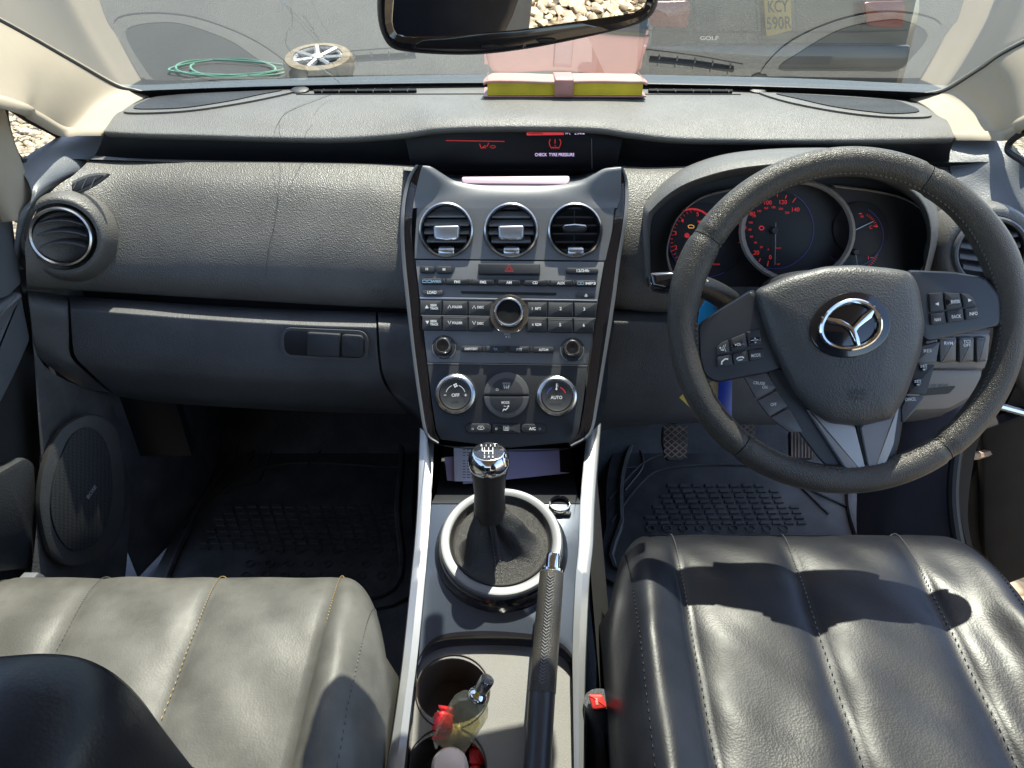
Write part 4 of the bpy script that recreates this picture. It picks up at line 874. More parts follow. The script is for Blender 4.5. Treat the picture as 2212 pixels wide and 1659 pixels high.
for k in range(15):
    a = 100+k*(305-100)/14*1.0; stroke(mb, [(1672+70*math.cos(R(a)), 495+70*math.sin(R(a))), (1672+(78 if k % 2 else 82)*math.cos(R(a)), 495+(78 if k % 2 else 82)*math.sin(R(a)))], PCl, 1.6, o)
for k, t in enumerate(('0', '20', '40', '60', '80', '100', '120', '140', '160', '180', '200', '220')):
    a = 100+k*(312-100)/11; letters(mb, t, PCl, 1668+48*math.cos(R(a)), 494+46*math.sin(R(a)), 4.6, o)
letters(mb, 'km/h', PCl, 1682, 536, 4, o); letters(mb, 'mph', PCl, 1681, 571, 4, o)
stroke(mb, circ(1645, 493, 5, 4, 12), PCl, 2.2, o, True)
letters(mb, 'H', PCl, 1862, 468, 6, o); letters(mb, 'C', PCl, 1881, 491, 7, o); stroke(mb, [(1887, 489), (1896, 489)], PCl, 2, o); letters(mb, '1', PCl, 1876, 557, 7, o); stroke(mb, [(1880, 557), (1887, 557)], PCl, 1.5, o); letters(mb, '0', PCl, 1850, 577, 6, o)
for a in range(-60, -15, 6): stroke(mb, [(1850+44*math.cos(R(a)), 505+44*math.sin(R(a))), (1850+49*math.cos(R(a)), 505+49*math.sin(R(a)))], PCl, .9, o)
for a in range(18, 60, 6): stroke(mb, [(1850+44*math.cos(R(a)), 537+44*math.sin(R(a))), (1850+49*math.cos(R(a)), 537+49*math.sin(R(a)))], PCl, .9, o)
poly(mb, rr([(1797, 574), (1808, 572), (1807, 579), (1798, 580)], 2, 3), PCl, o); poly(mb, [(1816, 578), (1820, 572), (1825, 579)], PCl, o); stroke(mb, [(1855, 462), (1862, 462)], PCl, 2, o)
mb.build('dial_marking', M['lred'], clu)
mb = MB(); stroke(mb, rr([(1486, 488), (1492, 486), (1499, 488), (1499, 493), (1488, 493)], 2, 3), PCl, 1.4, o, True); mb.build('engine_warning', M['lamber'], clu)
for a, b_ in (((1676, 482), (1674, 572)), ((1842, 500), (1886, 479)), ((1848, 545), (1853, 582))): MB().tube([PCl.at(*a, .002), PCl.at(*b_, .001)], .0007, 5).build('needle', M['silver'], clu)
for x, y, r in ((1674, 498, 9), (1842, 502, 7), (1848, 545, 7)): MB().lathe(PCl.at(x, y, 0), PCl.n, [(r*.0006, -.006), (r*.0006, .002), (r*.0005, .003), (0, .003)], 20).build('needle_hub', M['dark'], clu)
# steering column shroud
col = thing('steering_column', Vector((.365, .85, .56)), 'dark steering column shroud between the cluster and the steering wheel', 'steering column')
rows = []
for Y, k, y0 in ((.98, 1.0, 625), (.93, 1.05, 600), (.88, .95, 592), (.82, .85, 600)):
    rows.append([Q(1800+(x-1800)*k, y0+dy, Y=Y) for x, dy in ((1640, 75), (1650, 20), (1700, -3), (1800, -10), (1900, -3), (1960, 25), (1975, 80))])
MB().surf(rows, 6, 5).build('shroud', M['dark'], col)
# ================================================================== steering wheel
WC = Vector((.3648, .7127, .6684)); tl, yw = .525, -.108
WN = Vector((math.sin(yw)*math.cos(tl), -math.cos(yw)*math.cos(tl), math.sin(tl)))
sw = thing('steering_wheel', WC, 'black leather three spoke steering wheel with winged chrome emblem and worn rim', 'steering wheel')
WU = Vector((1, 0, 0)); WU = (WU - WN*WU.dot(WN)).normalized(); WV = WN.cross(WU)
PW = Plane(WC, n=WN)
RM = .1745
def wpt(a, r, o=0): return WC + WU*(r*math.cos(a)) + WV*(r*math.sin(a)) + WN*o
def rimr(a):       # thickness of the rim round the circle, thumb rests at the spokes
    d = math.degrees(a) % 360
    t = .0152
    for c0, w in ((24, 16), (158, 16)):
        t += .0028*math.exp(-((d-c0)/w)**2)
    return t
def ringseg(a0, a1, name, mt, n=60, fat=0):
    rows = []
    for i in range(n+1):
        a = R(a0+(a1-a0)*i/n); r = rimr(a)+fat; er = WU*math.cos(a)+WV*math.sin(a); c = wpt(a, RM)
        if fat == 0 and (i < 2 or i > n-2): r -= .0012
        rows.append([c + er*(r*1.05*math.cos(2*math.pi*j/20)) + WN*(r*1.0*math.sin(2*math.pi*j/20)) for j in range(20)])
    return MB().grid(rows, True).build(name, mt, sw)
for a0, a1 in ((62, 148), (148, 232), (232, 308), (-52, 62)): ringseg(a0+.15, a1-.15, 'rim', M['wheel'], 70)
# stitching round the inner edge
mb = MB()
for a in [i*1.9 for i in range(190)]:
    q = R(a); r = rimr(q); ca = R(-158); p = wpt(q, RM-r*.94, r*.42); e = (WU*-math.sin(q)+WV*math.cos(q)); er = WU*math.cos(q)+WV*math.sin(q)
    mb.tube([p-e*.0014-WN*.001, p+er*.0003+WN*.0006, p+e*.0014+WN*.001], .0007, 4)
st = mb.build('stitching', M['threadg'], sw)
# spokes
def onW(pts, off): return [PW.at(x, y, off) for x, y in pts]
def wsurf(rings, name, mt, par=sw, sharp=50):
    mb = MB(); rws = [onW(p, o) for p, o in rings]; mb.grid(rws, True); k = len(rws[0]); mb.f.append(tuple((len(rws)-1)*k+i for i in range(k))); return mb.build(name, mt, par, sharp=sharp)
def blob(pts, offs, shrinks, name, mt, r=12, par=sw, sharp=40, n=5, cen=None):
    P = rr(pts, r, n); m = len(P); cx = sum(p[0] for p in P)/m if not cen else cen[0]; cy = sum(p[1] for p in P)/m if not cen else cen[1]
    return wsurf([([(x+(cx-x)*s, y+(cy-y)*s) for x, y in P], o) for s, o in zip(shrinks, offs)], name, mt, par, sharp)
left_sp = [(1508, 700), (1560, 664), (1628, 622), (1668, 690), (1700, 795), (1660, 806), (1545, 828), (1520, 812), (1510, 770)]
right_sp = [(1955, 583), (2060, 588), (2130, 600), (2165, 640), (2165, 705), (2110, 715), (1998, 740), (1975, 700)]
for s_, nm in ((left_sp, 'left'), (right_sp, 'right')):
    blob(s_, (-.02, .0, .006, .0085, .009), (0, 0, .015, .05, .12), 'spoke', M['spoke'], 14)
lower = [(1668, 790), (1720, 880), (1790, 915), (1840, 922), (1890, 905), (1945, 800), (1938, 900), (1920, 1000), (1905, 1034), (1840, 1036), (1800, 990), (1740, 930), (1690, 880), (1640, 808)]
# dark lower backing, then the silver V with its centre gap
blob([(1650, 795), (1970, 785), (1942, 960), (1915, 1042), (1835, 1046), (1775, 1000), (1690, 890)], (-.025, -.008, -.002), (0, 0, .04), 'spoke', M['spoke'], 16)
vl = [(1795, 905), (1838, 918), (1860, 1034), (1836, 1030), (1822, 1012), (1770, 955)]
pad('spoke_cover', rr([(1745, 885), (1848, 921), (1876, 1034), (1846, 1030), (1832, 1020)], 7, 4), PW, .008, M['cover'], sw, .002, off=-.001)
pad('spoke_cover', rr([(1860, 921), (1900, 905), (1946, 862), (1932, 960), (1908, 1018), (1882, 1034)], 7, 4), PW, .008, M['cover'], sw, .002, off=-.001)
pad('spoke_groove', rr([(1849, 918), (1860, 918), (1884, 1034), (1874, 1036)], 2, 3), PW, .004, M['dark'], sw, .001, off=-.001)
# airbag pad: domed cover
hub = [(1628, 628), (1700, 596), (1780, 576), (1850, 573), (1925, 580), (1968, 588), (1985, 620), (1998, 700), (1990, 760), (1960, 850), (1928, 905), (1860, 921), (1790, 915), (1752, 890), (1715, 850), (1690, 800), (1662, 740), (1645, 690)]
P = rr(hub, 16, 5); cx, cy = 1830, 730
rings = []
for s, o in ((0, -.03), (0, .010), (.012, .0155), (.035, .0195), (.09, .0230), (.2, .0255), (.45, .0280), (.75, .0295), (.97, .030)): rings.append(([(x+(cx-x)*s, y+(cy-y)*s) for x, y in P], o))
hubo = wsurf(rings, 'airbag_cover', M['hub'], sw, 60)
# emblem
def emb_pts(k=1.0, dx=0, dy=0): 
    return [(1838+dx+66*k*math.cos(t)*(1) + 3*math.sin(2*t), 702+dy+54*k*math.sin(t)-6*k*math.cos(t)) for t in [2*math.pi*i/40 for i in range(40)]]
e0 = pad('emblem', emb_pts(1.32), PW, .004, M['gloss'], sw, .0015, off=.028)
mb = MB()
ep = emb_pts(.96, 0, 0); mb.tube([PW.at(x, y, .0345) for x, y in ep], .0025, 8, closed=True)
mb.build('emblem_ring', M['chrome'], e0)
mb = MB()
wing = [(1789, 694), (1806, 696), (1824, 699), (1838, 707), (1846, 714), (1853, 705), (1864, 692), (1880, 680), (1887, 672), (1886, 684), (1880, 697), (1868, 706), (1857, 715), (1853, 722), (1858, 735), (1860, 748), (1853, 750), (1847, 735), (1840, 722), (1828, 713), (1808, 709), (1795, 705)]
mb.prism([PW.at(1838+(x-1842)*1.18, 700+(y-708)*1.15, .0362) for x, y in wing], PW.n, .004, .001); mb.build('emblem_wing', M['chrome'], e0)
mb = MB(); letters(mb, 'SRS', PW, 1855, 849, 13, .0296, w=36, bold=.0, ang=1); letters(mb, 'AIRBAG', PW, 1855, 862, 7, .0294, w=36, bold=0, ang=1)
mb.build('embossed_lettering', M['emb'], hubo)
def wbutton(pts, tx, off=.009, h=.0035, r=3, mt='btn', b=.001, name='button'):
    o = pad(name, rr(pts, r, 3), PW, h, M[mt], sw, b, off=off)
    if tx:
        mb = MB()
        for t in tx:
            if callable(t): t(mb, off+h+.0003)
            else: letters(mb, t[0], PW, t[1], t[2], t[3], off+h+.0003, w=t[4] if len(t) > 4 else None, ang=t[5] if len(t) > 5 else 0)
        mb.build('lettering', M['white'], o)
    return o
# left cluster of keys
wbutton([(1549, 752), (1560, 740), (1573, 735), (1576, 762), (1549, 768)], [lambda mb, o: (poly(mb, circ(1556, 752, 2, n=8), PW, o), stroke(mb, [(1557, 756), (1563, 757)], PW, 2, o), stroke(mb, [(1564, 746), (1561, 752), (1564, 758)], PW, 1, o), stroke(mb, [(1568, 744), (1565, 752), (1568, 760)], PW, 1, o))])
wbutton([(1579, 733), (1610, 720), (1614, 750), (1581, 760)], None)
wbutton([(1613, 718), (1641, 710), (1646, 744), (1618, 749)], None)
wbutton([(1578, 742), (1607, 737), (1609, 746), (1580, 752)], [('VOL', 1594, 744.5, 6, 15, 8)], off=.012, h=.003, mt='gloss')
wbutton([(1616, 733), (1643, 728), (1645, 738), (1618, 743)], [lambda mb, o: (stroke(mb, [(1622, 736), (1638, 734)], PW, 1.2, o), poly(mb, [(1628, 732.5), (1634, 732), (1631, 729.5)], PW, o), poly(mb, [(1629, 739.5), (1635, 739), (1632, 741.5)], PW, o))], off=.012, h=.003, mt='gloss')
wbutton([(1549, 771), (1580, 765), (1583, 789), (1550, 795)], [lambda mb, o: stroke(mb, [(1559, 788), (1559, 782), (1566, 776), (1573, 776)], PW, 3, o)])
wbutton([(1583, 764), (1615, 758), (1617, 782), (1586, 788)], [lambda mb, o: (stroke(mb, [(1591, 777), (1594, 773), (1603, 771), (1607, 774)], PW, 3, o), stroke(mb, [(1594, 779), (1604, 777)], PW, 2.4, o))])
wbutton([(1618, 758), (1649, 752), (1652, 775), (1620, 781)], [('MODE', 1633, 768, 7, 20, 7)])
# right cluster
wbutton([(2007, 634), (2036, 632), (2040, 671), (2010, 675)], [lambda mb, o: poly(mb, [(2020, 657), (2028, 653), (2028, 661)][::-1], PW, o)])
wbutton([(2041, 632), (2073, 634), (2079, 664), (2044, 670)], None)
wbutton([(2045, 646), (2073, 643), (2077, 656), (2047, 660)], [('ENTER', 2064, 651.5, 6, 19, 4)], off=.012, h=.003, mt='gloss')
wbutton([(2077, 634), (2094, 636), (2105, 646), (2110, 661), (2082, 665)], [lambda mb, o: poly(mb, [(2091, 645), (2099, 649), (2092, 653)][::-1], PW, o)])
wbutton([(2010, 678), (2041, 674), (2044, 698), (2012, 703)], [('NAV', 2026, 691, 7, 14, 4)])
wbutton([(2045, 673), (2080, 668), (2083, 693), (2048, 698)], [('BACK', 2066, 684, 7.5, 20, 5)])
wbutton([(2084, 668), (2112, 664), (2117, 687), (2087, 692)], [('INFO', 2103, 678, 7.5, 17, 5)])
# cruise stalk wings below
wbutton([(1607, 812), (1655, 802), (1677, 838), (1634, 862)], [('CRUISE', 1640, 828, 6.5, 25, -5), ('ON', 1652, 837, 6.5, 11, -5)], off=-.008, h=.008, mt='btnlit')
wbutton([(1637, 866), (1679, 843), (1702, 877), (1662, 900)], [('OFF', 1671, 874, 7, 13, 3)], off=-.008, h=.008, mt='btnlit')
wbutton([(1665, 903), (1705, 881), (1735, 935), (1705, 934)], None, off=-.008, h=.008, mt='btnlit', r=6)
wbutton([(1990, 748), (2031, 738), (2022, 785), (1975, 785)], [('RES', 2004, 758, 7.5, 17, 5)], off=-.008, h=.008, mt='btnlit')
wbutton([(1974, 788), (2020, 788), (2001, 852), (1962, 852)], None, off=-.008, h=.008, mt='btn')
wbutton([(1962, 856), (1998, 857), (1975, 890), (1950, 915), (1948, 880)], [('CANCEL', 1967, 863, 7, 24, 4)], off=-.008, h=.008, mt='btnlit', r=5)
for x, y, s in ((1996, 794, '+'), (1983, 827, '-')):
    wbutton(circ(x, y, 8, n=14), [('SET', x, y-3, 5.5, 15, 3), (s, x, y+5, 4 if s == '+' else 1.2, 6)], off=0, h=.003, r=.5, mt='gloss', b=.001)
# ================================================================== indicator stalk, keys and tags
stk = thing('indicator_stalk', Q(1540, 640, Y=.86), 'black indicator stalk poking out left of the steering wheel', 'stalk')
a, b_ = Q(1408, 604, Y=.80), Q(1600, 668, Y=.90)
MB().tube(cr([Q(1600, 680, Y=.90), Q(1570, 648, Y=.865), Q(1530, 625, Y=.84), Q(1500, 615, Y=.825), Q(1470, 610, Y=.815)], 8), lambda t: .017-.006*t, 14).build('stalk_arm', M['dark'], stk)
PSt = Plane(Q(1430, 604, Y=.80), n=(-.1, -.8, .6))
pad('stalk_end', rr([(1403, 588), (1450, 585), (1475, 588), (1480, 618), (1440, 628), (1408, 621)], 8, 5), PSt, .022, M['gloss'], stk, .006, nb=3)
mb = MB(); PS2 = Plane(Q(1522, 620, Y=.822), n=(0, -.7, .7))
letters(mb, '<>', PS2, 1523, 607, 8, .004, w=15); letters(mb, 'OFF', PS2, 1508, 629, 6, .004); letters(mb, 'D', PS2, 1514, 618, 6, .004); mb.build('lettering', M['white'], stk)
tag(pad('paper_tag', [(1512, 668), (1527, 646), (1552, 672), (1530, 702), (1508, 700)], Plane(Q(1530, 670, Y=.87), n=(.1, -.85, .5)), .002, M['bluep'], None, .0005), 'bright blue paper tag hanging by the ignition behind the wheel rim', 'tag')
tag(pad('card', [(1553, 820), (1582, 812), (1581, 920), (1566, 925), (1552, 880)], Plane(Q(1566, 860, Y=.87), n=(.1, -.9, .4)), .002, M['blued'], None, .0005), 'dark blue card hanging below the steering column', 'card')
tag(pad('wooden_tag', [(1530, 830), (1556, 816), (1554, 880), (1540, 868)], Plane(Q(1545, 840, Y=.88), n=(-.1, -.9, .4)), .003, M['wood'], None, .0008), 'tan tag hanging beside the blue card behind the wheel rim', 'tag')
tag(pad('yellow_tag', [(1468, 860), (1480, 848), (1545, 920), (1538, 925)], Plane(Q(1500, 880, Y=.86), n=(0, -.9, .4)), .003, M['yel'], None, .0008), 'yellow tag edge sticking out left of the steering wheel rim', 'tag')
# ================================================================== floor and footwells
fl = MB(); fl.grid([[(x, y, z) for x in (-.80, -.4, 0, .4, .80)] for y, z in ((-1.8, -.01), (.3, -.01), (1.18, -.01), (1.38, .12), (1.6, .42), (1.62, .62))]); fl.build('floor', M['carpet'], kind='structure')
tag(MB().grid([[(x, y, z) for x in (-.83, .83)] for y, z in ((1.64, -.1), (1.64, .62), (1.50, .70), (1.42, .755), (1.395, .768))]).build('bulkhead', M['black'], solid=.01), 'black bulkhead closing the footwells under the dash', 'bulkhead')
# tunnel sides under the console
tun = thing('transmission_tunnel', (-.02, .6, 0), 'dark carpeted tunnel under the centre console between the footwells', 'tunnel')
for pts, mt in ((((892, 1659), (885, 1450), (905, 1250), (912, 1080), (915, 950)), -1), (((1262, 1659), (1258, 1450), (1275, 1250), (1288, 1080), (1296, 930)), 1)): pass
MB().grid([[(-.145, y, 0), (-.135, y, z-.05), (-.115, y, z)] for y, z in ((-.6, .25), (.40, .28), (.66, .345), (.83, .40), (1.0, .55), (1.5, .6))]).build('tunnel_side', M['doorlow'], tun)
MB().grid([[(.10, y, z), (.125, y, z-.05), (.14, y, 0)] for y, z in ((-.6, .25), (.40, .28), (.66, .345), (.83, .40), (1.0, .55), (1.5, .6))]).build('tunnel_side', M['doorlow'], tun)
def floormat(name, lab, outline, z, rib_rows, ring_rows, petals):
    P = Plane((0, 1.0, z), n=(0, -.12, 1)); root = thing(name, P.at(*outline[0]), lab, 'floor mat')
    base = MB().prism([P.at(x, y, .004) for x, y in cr2(outline, 5, True)], P.n, .006, .002).build('mat_base', M['rubber'], root)
    rim = MB().tube([P.at(x, y, .008) for x, y in cr2([(x+(sum(p[0] for p in outline)/len(outline)-x)*.12, y+(sum(p[1] for p in outline)/len(outline)-y)*.10) for x, y in outline], 5, True)], .006, 6, closed=True).build('raised_rim', M['rubber'], root)
    mb = MB()
    for (y, xa, xb, stp, off) in rib_rows:
        x = xa+off
        while x < xb: 
            mb.prism([P.at(a, b, .0075) for a, b in ((x, y), (x+stp*.72, y), (x+stp*.72, y+6), (x, y+6))], P.n, .004, .0008, 1); x += stp
    mb.build('brick_tread', M['rubber'], root)
    mb = MB()
    for (y, xs_) in ring_rows:
        for x in xs_:
            c = P.at(x, y, .006); r = P.scale(x, y)*9; mb.tube([c+Vector((r*math.cos(a), r*math.sin(a), 0)) for a in [i*math.pi/8 for i in range(16)]], .0012, 5, closed=True)
    mb.build('ring_tread', M['rubber'], root)
    mb = MB()
    for pts in petals: mb.tube([P.at(x, y, .006) for x, y in cr2(pts, 6)], .0022, 5)
    mb.build('leaf_ribs', M['rubber'], root)
    return root
floormat('floor_mat', 'black rubber floor mat in the dark left footwell before the empty grey-lit seat', [(385, 1130), (440, 1040), (520, 930), (640, 890), (880, 900), (890, 1100), (880, 1290), (640, 1320), (330, 1330)], .01,
    [(1090+k*13, 480-k*9, 850, 27, (k % 2)*13) for k in range(8)],
    [(1163, range(600, 860, 42)), (1190, range(560, 860, 42)), (1218, range(540, 860, 42)), (1244, range(530, 860, 42))],
    [[(430, 1100), (520, 1030), (640, 1000), (860, 1010)], [(470, 1010), (600, 960), (860, 955)], [(500, 960), (600, 925), (860, 920)], [(570, 900), (590, 960), (560, 1040)], [(700, 895), (700, 960), (660, 1010)], [(395, 1140), (450, 1085), (560, 1040)], [(640, 900), (560, 960), (540, 1000)]])
floormat('floor_mat', 'black rubber floor mat with brick and ring tread below the steering wheel', [(1310, 1130), (1315, 1010), (1360, 930), (1500, 895), (1800, 900), (1850, 1000), (1870, 1100), (1850, 1260), (1330, 1260)], .01,
    [(1045+k*11.5, 1442-k*8, 1652+k*14, 27, (k % 2)*13) for k in range(8)],
    [(1142, range(1405, 1720, 36))],
    [[(1320, 1130), (1380, 1050), (1440, 1012), (1600, 1005), (1700, 1030), (1790, 1110)], [(1315, 1080), (1390, 1000), (1460, 975)], [(1340, 990), (1400, 960), (1700, 960)], [(1360, 935), (1390, 1000), (1350, 1060)], [(1335, 1010), (1380, 1010)], [(1640, 970), (1720, 1040), (1840, 1100)]])
# pedals
def pedal(label, pts, Y, kind):
    P = Plane(Q(sum(p[0] for p in pts)/len(pts), sum(p[1] for p in pts)/len(pts), Y=Y), 35)
    root = thing('pedal', P.at(*pts[0]), label, 'pedal')
    MB().prism([P.at(x, y, .008) for x, y in rr(pts, 9, 4)], P.n, .012, .002).build('pedal_pad', M['rubber'], root)
    x0, x1 = min(p[0] for p in pts), max(p[0] for p in pts); y0, y1 = min(p[1] for p in pts), max(p[1] for p in pts); mb = MB()
    if kind == 'x':
        nx = 3; st_ = (x1-x0-8)/nx
        for j in range(5):
            for i in range(nx):
                a, b = x0+4+i*st_, y0+5+j*(y1-y0-10)/5; h = (y1-y0-10)/5
                stroke(mb, [(a, b), (a+st_, b+h)], P, 2.4, .0092); stroke(mb, [(a+st_, b), (a, b+h)], P, 2.4, .0094)
        mb.build('cross_tread', M['rusty'], root)
    else:
        for i in range(7): x = x0+5+i*(x1-x0-10)/6; stroke(mb, [(x, y0+6), (x, y1-5)], P, 3, .0092)
        mb.build('ribbed_tread', M['rusty'], root)
    MB().tube([P.at((x0+x1)/2, y0+8, -.004), P.at((x0+x1)/2, y0+4, -.02)+Vector((0, .08, .03)), P.at((x0+x1)/2, y0, 0)+Vector((0, .16, .16))], .008, 8).build('pedal_arm', M['black'], root)
pedal('worn clutch pedal with crossed tread, leftmost of the three pedals', [(1432, 916), (1488, 918), (1486, 960), (1478, 994), (1440, 994), (1430, 955)], 1.16, 'x')
pedal('worn brake pedal with crossed tread, half hidden by the wheel rim', [(1580, 906), (1634, 908), (1632, 948), (1626, 975), (1588, 975), (1578, 945)], 1.16, 'x')
pedal('ribbed accelerator pedal below the airbag spoke', [(1706, 928), (1756, 930), (1760, 990), (1708, 994)], 1.14, 'r')
# ================================================================== centre console
con = thing('centre_console', (-.02, .6, .3), 'blue grey and satin silver centre console between the two front seats', 'centre console')
PC = Plane((0, .668, .355), 15)
def rail(a, b, mt, name='side_rail', h=.006, drop=.03, side=1):
    A, B_ = cr2(a, 6), cr2(b, 6)
    rows = [[PC.at(x, y, h-.012) for x, y in A], [PC.at(x, y, h) for x, y in A], [PC.at(x*.5+u*.5, y*.5+v*.5, h+.003) for (x, y), (u, v) in zip(A, B_)], [PC.at(x, y, h-.001) for x, y in B_], [PC.at(x+side*2, y, h-drop) for x, y in B_], [PC.at(x+side*2, y, h-drop-.22) for x, y in B_]]
    return MB().grid(rows).build(name, mt, con, sharp=45)
rail([(938, 950), (931, 1080), (924, 1180), (917, 1260), (903, 1405), (890, 1510), (873, 1659), (864, 1740)], [(908, 925), (903, 1080), (896, 1180), (888, 1260), (873, 1405), (860, 1510), (838, 1659), (826, 1740)], M['silver'], side=-1)
rail([(1266, 945), (1254, 1080), (1250, 1180), (1243, 1260), (1237, 1405), (1238, 1510), (1240, 1659), (1240, 1740)], [(1297, 915), (1284, 1080), (1280, 1180), (1272, 1260), (1265, 1405), (1262, 1510), (1260, 1659), (1258, 1740)], M['silver'], side=1)
# top panel with openings
panel_o = [(930, 1070), (1255, 1070), (1250, 1180), (1243, 1260), (1237, 1405), (1236, 1440), (1180, 1442), (905, 1442), (903, 1405), (917, 1260), (924, 1180)]
rim_cut = rr([(905, 1442), (908, 1405), (962, 1368), (1050, 1362), (1150, 1368), (1225, 1395), (1236, 1442)], 8, 3)
plate_o = [(931, 1086), (1255, 1086), (1250, 1180), (1243, 1260), (1238, 1385)] + cr2([(1240, 1440), (1230, 1408), (1200, 1384), (1149, 1371), (1050, 1364), (965, 1370), (925, 1392), (903, 1440)], 5) + [(906, 1385), (917, 1260), (924, 1180)]
MB().prism([PC.at(x, y, .003) for x, y in plate_o], PC.n, .006, .001).build('console_top', M['console'], con)
# dark raised bezel under the gear ring
gc = PC.at(1083, 1190, 0)
MB().lathe(gc, PC.n, [(.086, .0), (.085, .006), (.080, .012), (.076, .024), (.072, .027)], 64, cap=False).build('gear_surround', M['gloss'], con)
gr = MB().lathe(gc, PC.n, [(.0775, .021), (.0775, .0275), (.0755, .0295), (.0665, .0300), (.0640, .0285), (.0630, .022)], 72, cap=False).build('gear_ring', M['ring'], con)
# pocket ahead of the gear lever
pk = [(934, 1086), (938, 975), (950, 950), (1240, 955), (1258, 975), (1252, 1086)]
rows = [[PC.at(x, 1088, .004) for x in (930, 960, 1020, 1100, 1180, 1230, 1256)], [PC.at(x, 1080, -.004) for x in (936, 964, 1022, 1100, 1178, 1226, 1252)], [PC.at(x, 1070, -.025) for x in (940, 966, 1022, 1100, 1178, 1224, 1248)]]
fr0 = rows[-1]; rows.append([p+Vector((0, .03, -.012)) for p in fr0]); rows.append([p+Vector((0, .22, -.02)) for p in fr0]); rows.append([p+Vector((0, .26, .02)) for p in fr0]); rows.append([p+Vector((0, .28, .16)) for p in fr0])
MB().surf(rows, 4, 5).build('pocket_tray', M['dark'], con, sharp=60)
for s_, xa in ((-1, 932), (1, 1256)):
    MB().grid([[PC.at(xa, 1090, .004), PC.at(xa-s_*2, 1090, -.05)+Vector((0, 0, 0))], [PC.at(xa, 1000, .02), PC.at(xa, 1000, -.08)], [PC.at(xa+s_*8, 955, .03), PC.at(xa+s_*8, 955, -.1)], [PC.at(xa+s_*8, 925, .10), PC.at(xa+s_*8, 925, -.1)]]).build('pocket_side', M['dark'], con)
# socket with its lid ring
sk_ = PC.at(1209, 1092, .004)
MB().lathe(sk_, PC.n, [(.0145, .0), (.0145, .003), (.0125, .0045), (.0115, .003), (.0105, -.012), (0, -.013)], 32, cap=False).build('socket', M['gloss'], con)
MB().tube([sk_+PC.n*.004+Vector((.0135*math.cos(a), .0135*math.sin(a), 0)) for a in [i*math.pi/14 for i in range(28)]], .0009, 6, closed=True).build('socket_ring', M['chromed'], con)
pad('socket_tab', rr([(1192, 1103), (1235, 1104), (1233, 1112), (1195, 1112)], 4, 4), PC, .005, M['dark'], con, .0015, off=.003)
# cup holder tray
tray_o = cr2([(880, 1720), (893, 1560), (905, 1445), (925, 1415), (970, 1398), (1060, 1394), (1150, 1398), (1205, 1415), (1232, 1450), (1240, 1560), (1243, 1720)], 5)
PT = Plane(PC.at(1060, 1500, -.012), 13)
cupA, cupB = (978, 1493), (964, 1655)
holes = [circ(*cupA, 79, 71, 40), circ(*cupB, 86, 76, 40), rr([(1150, 1500), (1192, 1500), (1186, 1715), (1126, 1715)], 12, 4)]
mb = MB(); holed(mb, tray_o, [holes[0], [(x, y+6) for x, y in holes[1]], holes[2]], PT, .004); mb.build('cup_tray', M['tray'], con)
mb = MB(); A = cr2([(868, 1720), (886, 1560), (899, 1440), (925, 1392), (965, 1370), (1050, 1364), (1149, 1371), (1200, 1384), (1232, 1410), (1243, 1445), (1246, 1560), (1250, 1720)], 5); B_ = cr2([(880, 1720), (893, 1560), (905, 1445), (925, 1415), (965, 1398), (1050, 1394), (1149, 1398), (1198, 1411), (1228, 1432), (1238, 1455), (1242, 1560), (1244, 1720)], 5)
mb.grid([[PC.at(x, y, .002) for x, y in A], [PC.at(x, y, .0045) for x, y in A], [PC.at(x*.7+u*.3, y*.7+v*.3, .004) for (x, y), (u, v) in zip(A, B_)], [PT.at(u, v, .002) for u, v in B_], [PT.at(u, v, -.01) for u, v in B_]]).build('tray_rim', M['gloss'], con, sharp=60)
for (cx, cy), rx in ((cupA, 79), (cupB, 86)):
    c = PT.at(cx, cy + (0 if cy < 1600 else 6), 0); r = PT.scale(cx, cy)*rx
    MB().lathe(c, PT.n, [(r*1.03, .0), (r*1.0, .0018), (r*.985, 0), (r*.95, -.03), (r*.9, -.065), (0, -.066)], 48, cap=False).build('cup_holder', M['cup'], con)
MB().grid([[PT.at(x, y, -.05) for x in (1100, 1215)] for y in (1480, 1740)]).build('brake_slot', M['black'], con)
# ================================================================== gear lever
gl_ = thing('gear_lever', gc, 'gear lever with chrome ball top, six speed pattern and folded leather boot', 'gear lever')
kc = Q(1056, 996, D=.87); neck = Q(1058, 1098, D=.905)
kn_dir = (kc-neck).normalized()
rows = []
base = gc + PC.n*.022; NB = 22
for j in range(NB+1):
    t = j/NB; c = base*(1-t)+neck*t; c = c + (UP*0)
    rr_b = .060; rr_t = .0195; row = []
    for i in range(64):
        a = 2*math.pi*i/64
        r = rr_t+(rr_b-rr_t)*(1-t)**1.35
        r += (1-t)*t*4*.014*(math.cos(3*a+1.2)+.7*abs(math.cos(2.5*a+.4))+.3*math.sin(8*a+3*t)) - .014*math.sin(math.pi*t)
        lift = -.010*math.sin(math.pi*min(1, t*1.5))*(1 if t < .66 else 0)
        row.append(c + Vector((math.cos(a), 0, 0))*r + (PC.n.cross(Vector((1, 0, 0))))*(math.sin(a)*r) + PC.n*lift)
    rows.append(row)
pre = [[base + Vector((math.cos(2*math.pi*i/64), 0, 0))*r + PC.n.cross(Vector((1, 0, 0)))*math.sin(2*math.pi*i/64)*r + PC.n*h for i in range(64)] for r, h in ((.0645, -.002), (.0655, .006), (.064, .009), (.0615, .006), (.060, .000))]
MB().grid(pre+rows[1:], True).build('leather_boot', M['boot'], gl_, sharp=80)
mb = MB()
for dx in (-.003, .003):
    pts = []
    for j in range(1, NB): pts.append(rows[j][48+(0)]+Vector((dx, -.001, .0005)))
    for k in range(0, len(pts)-1, 1): mb.tube([pts[k], pts[k]*.4+pts[k+1]*.6], .0006, 4)
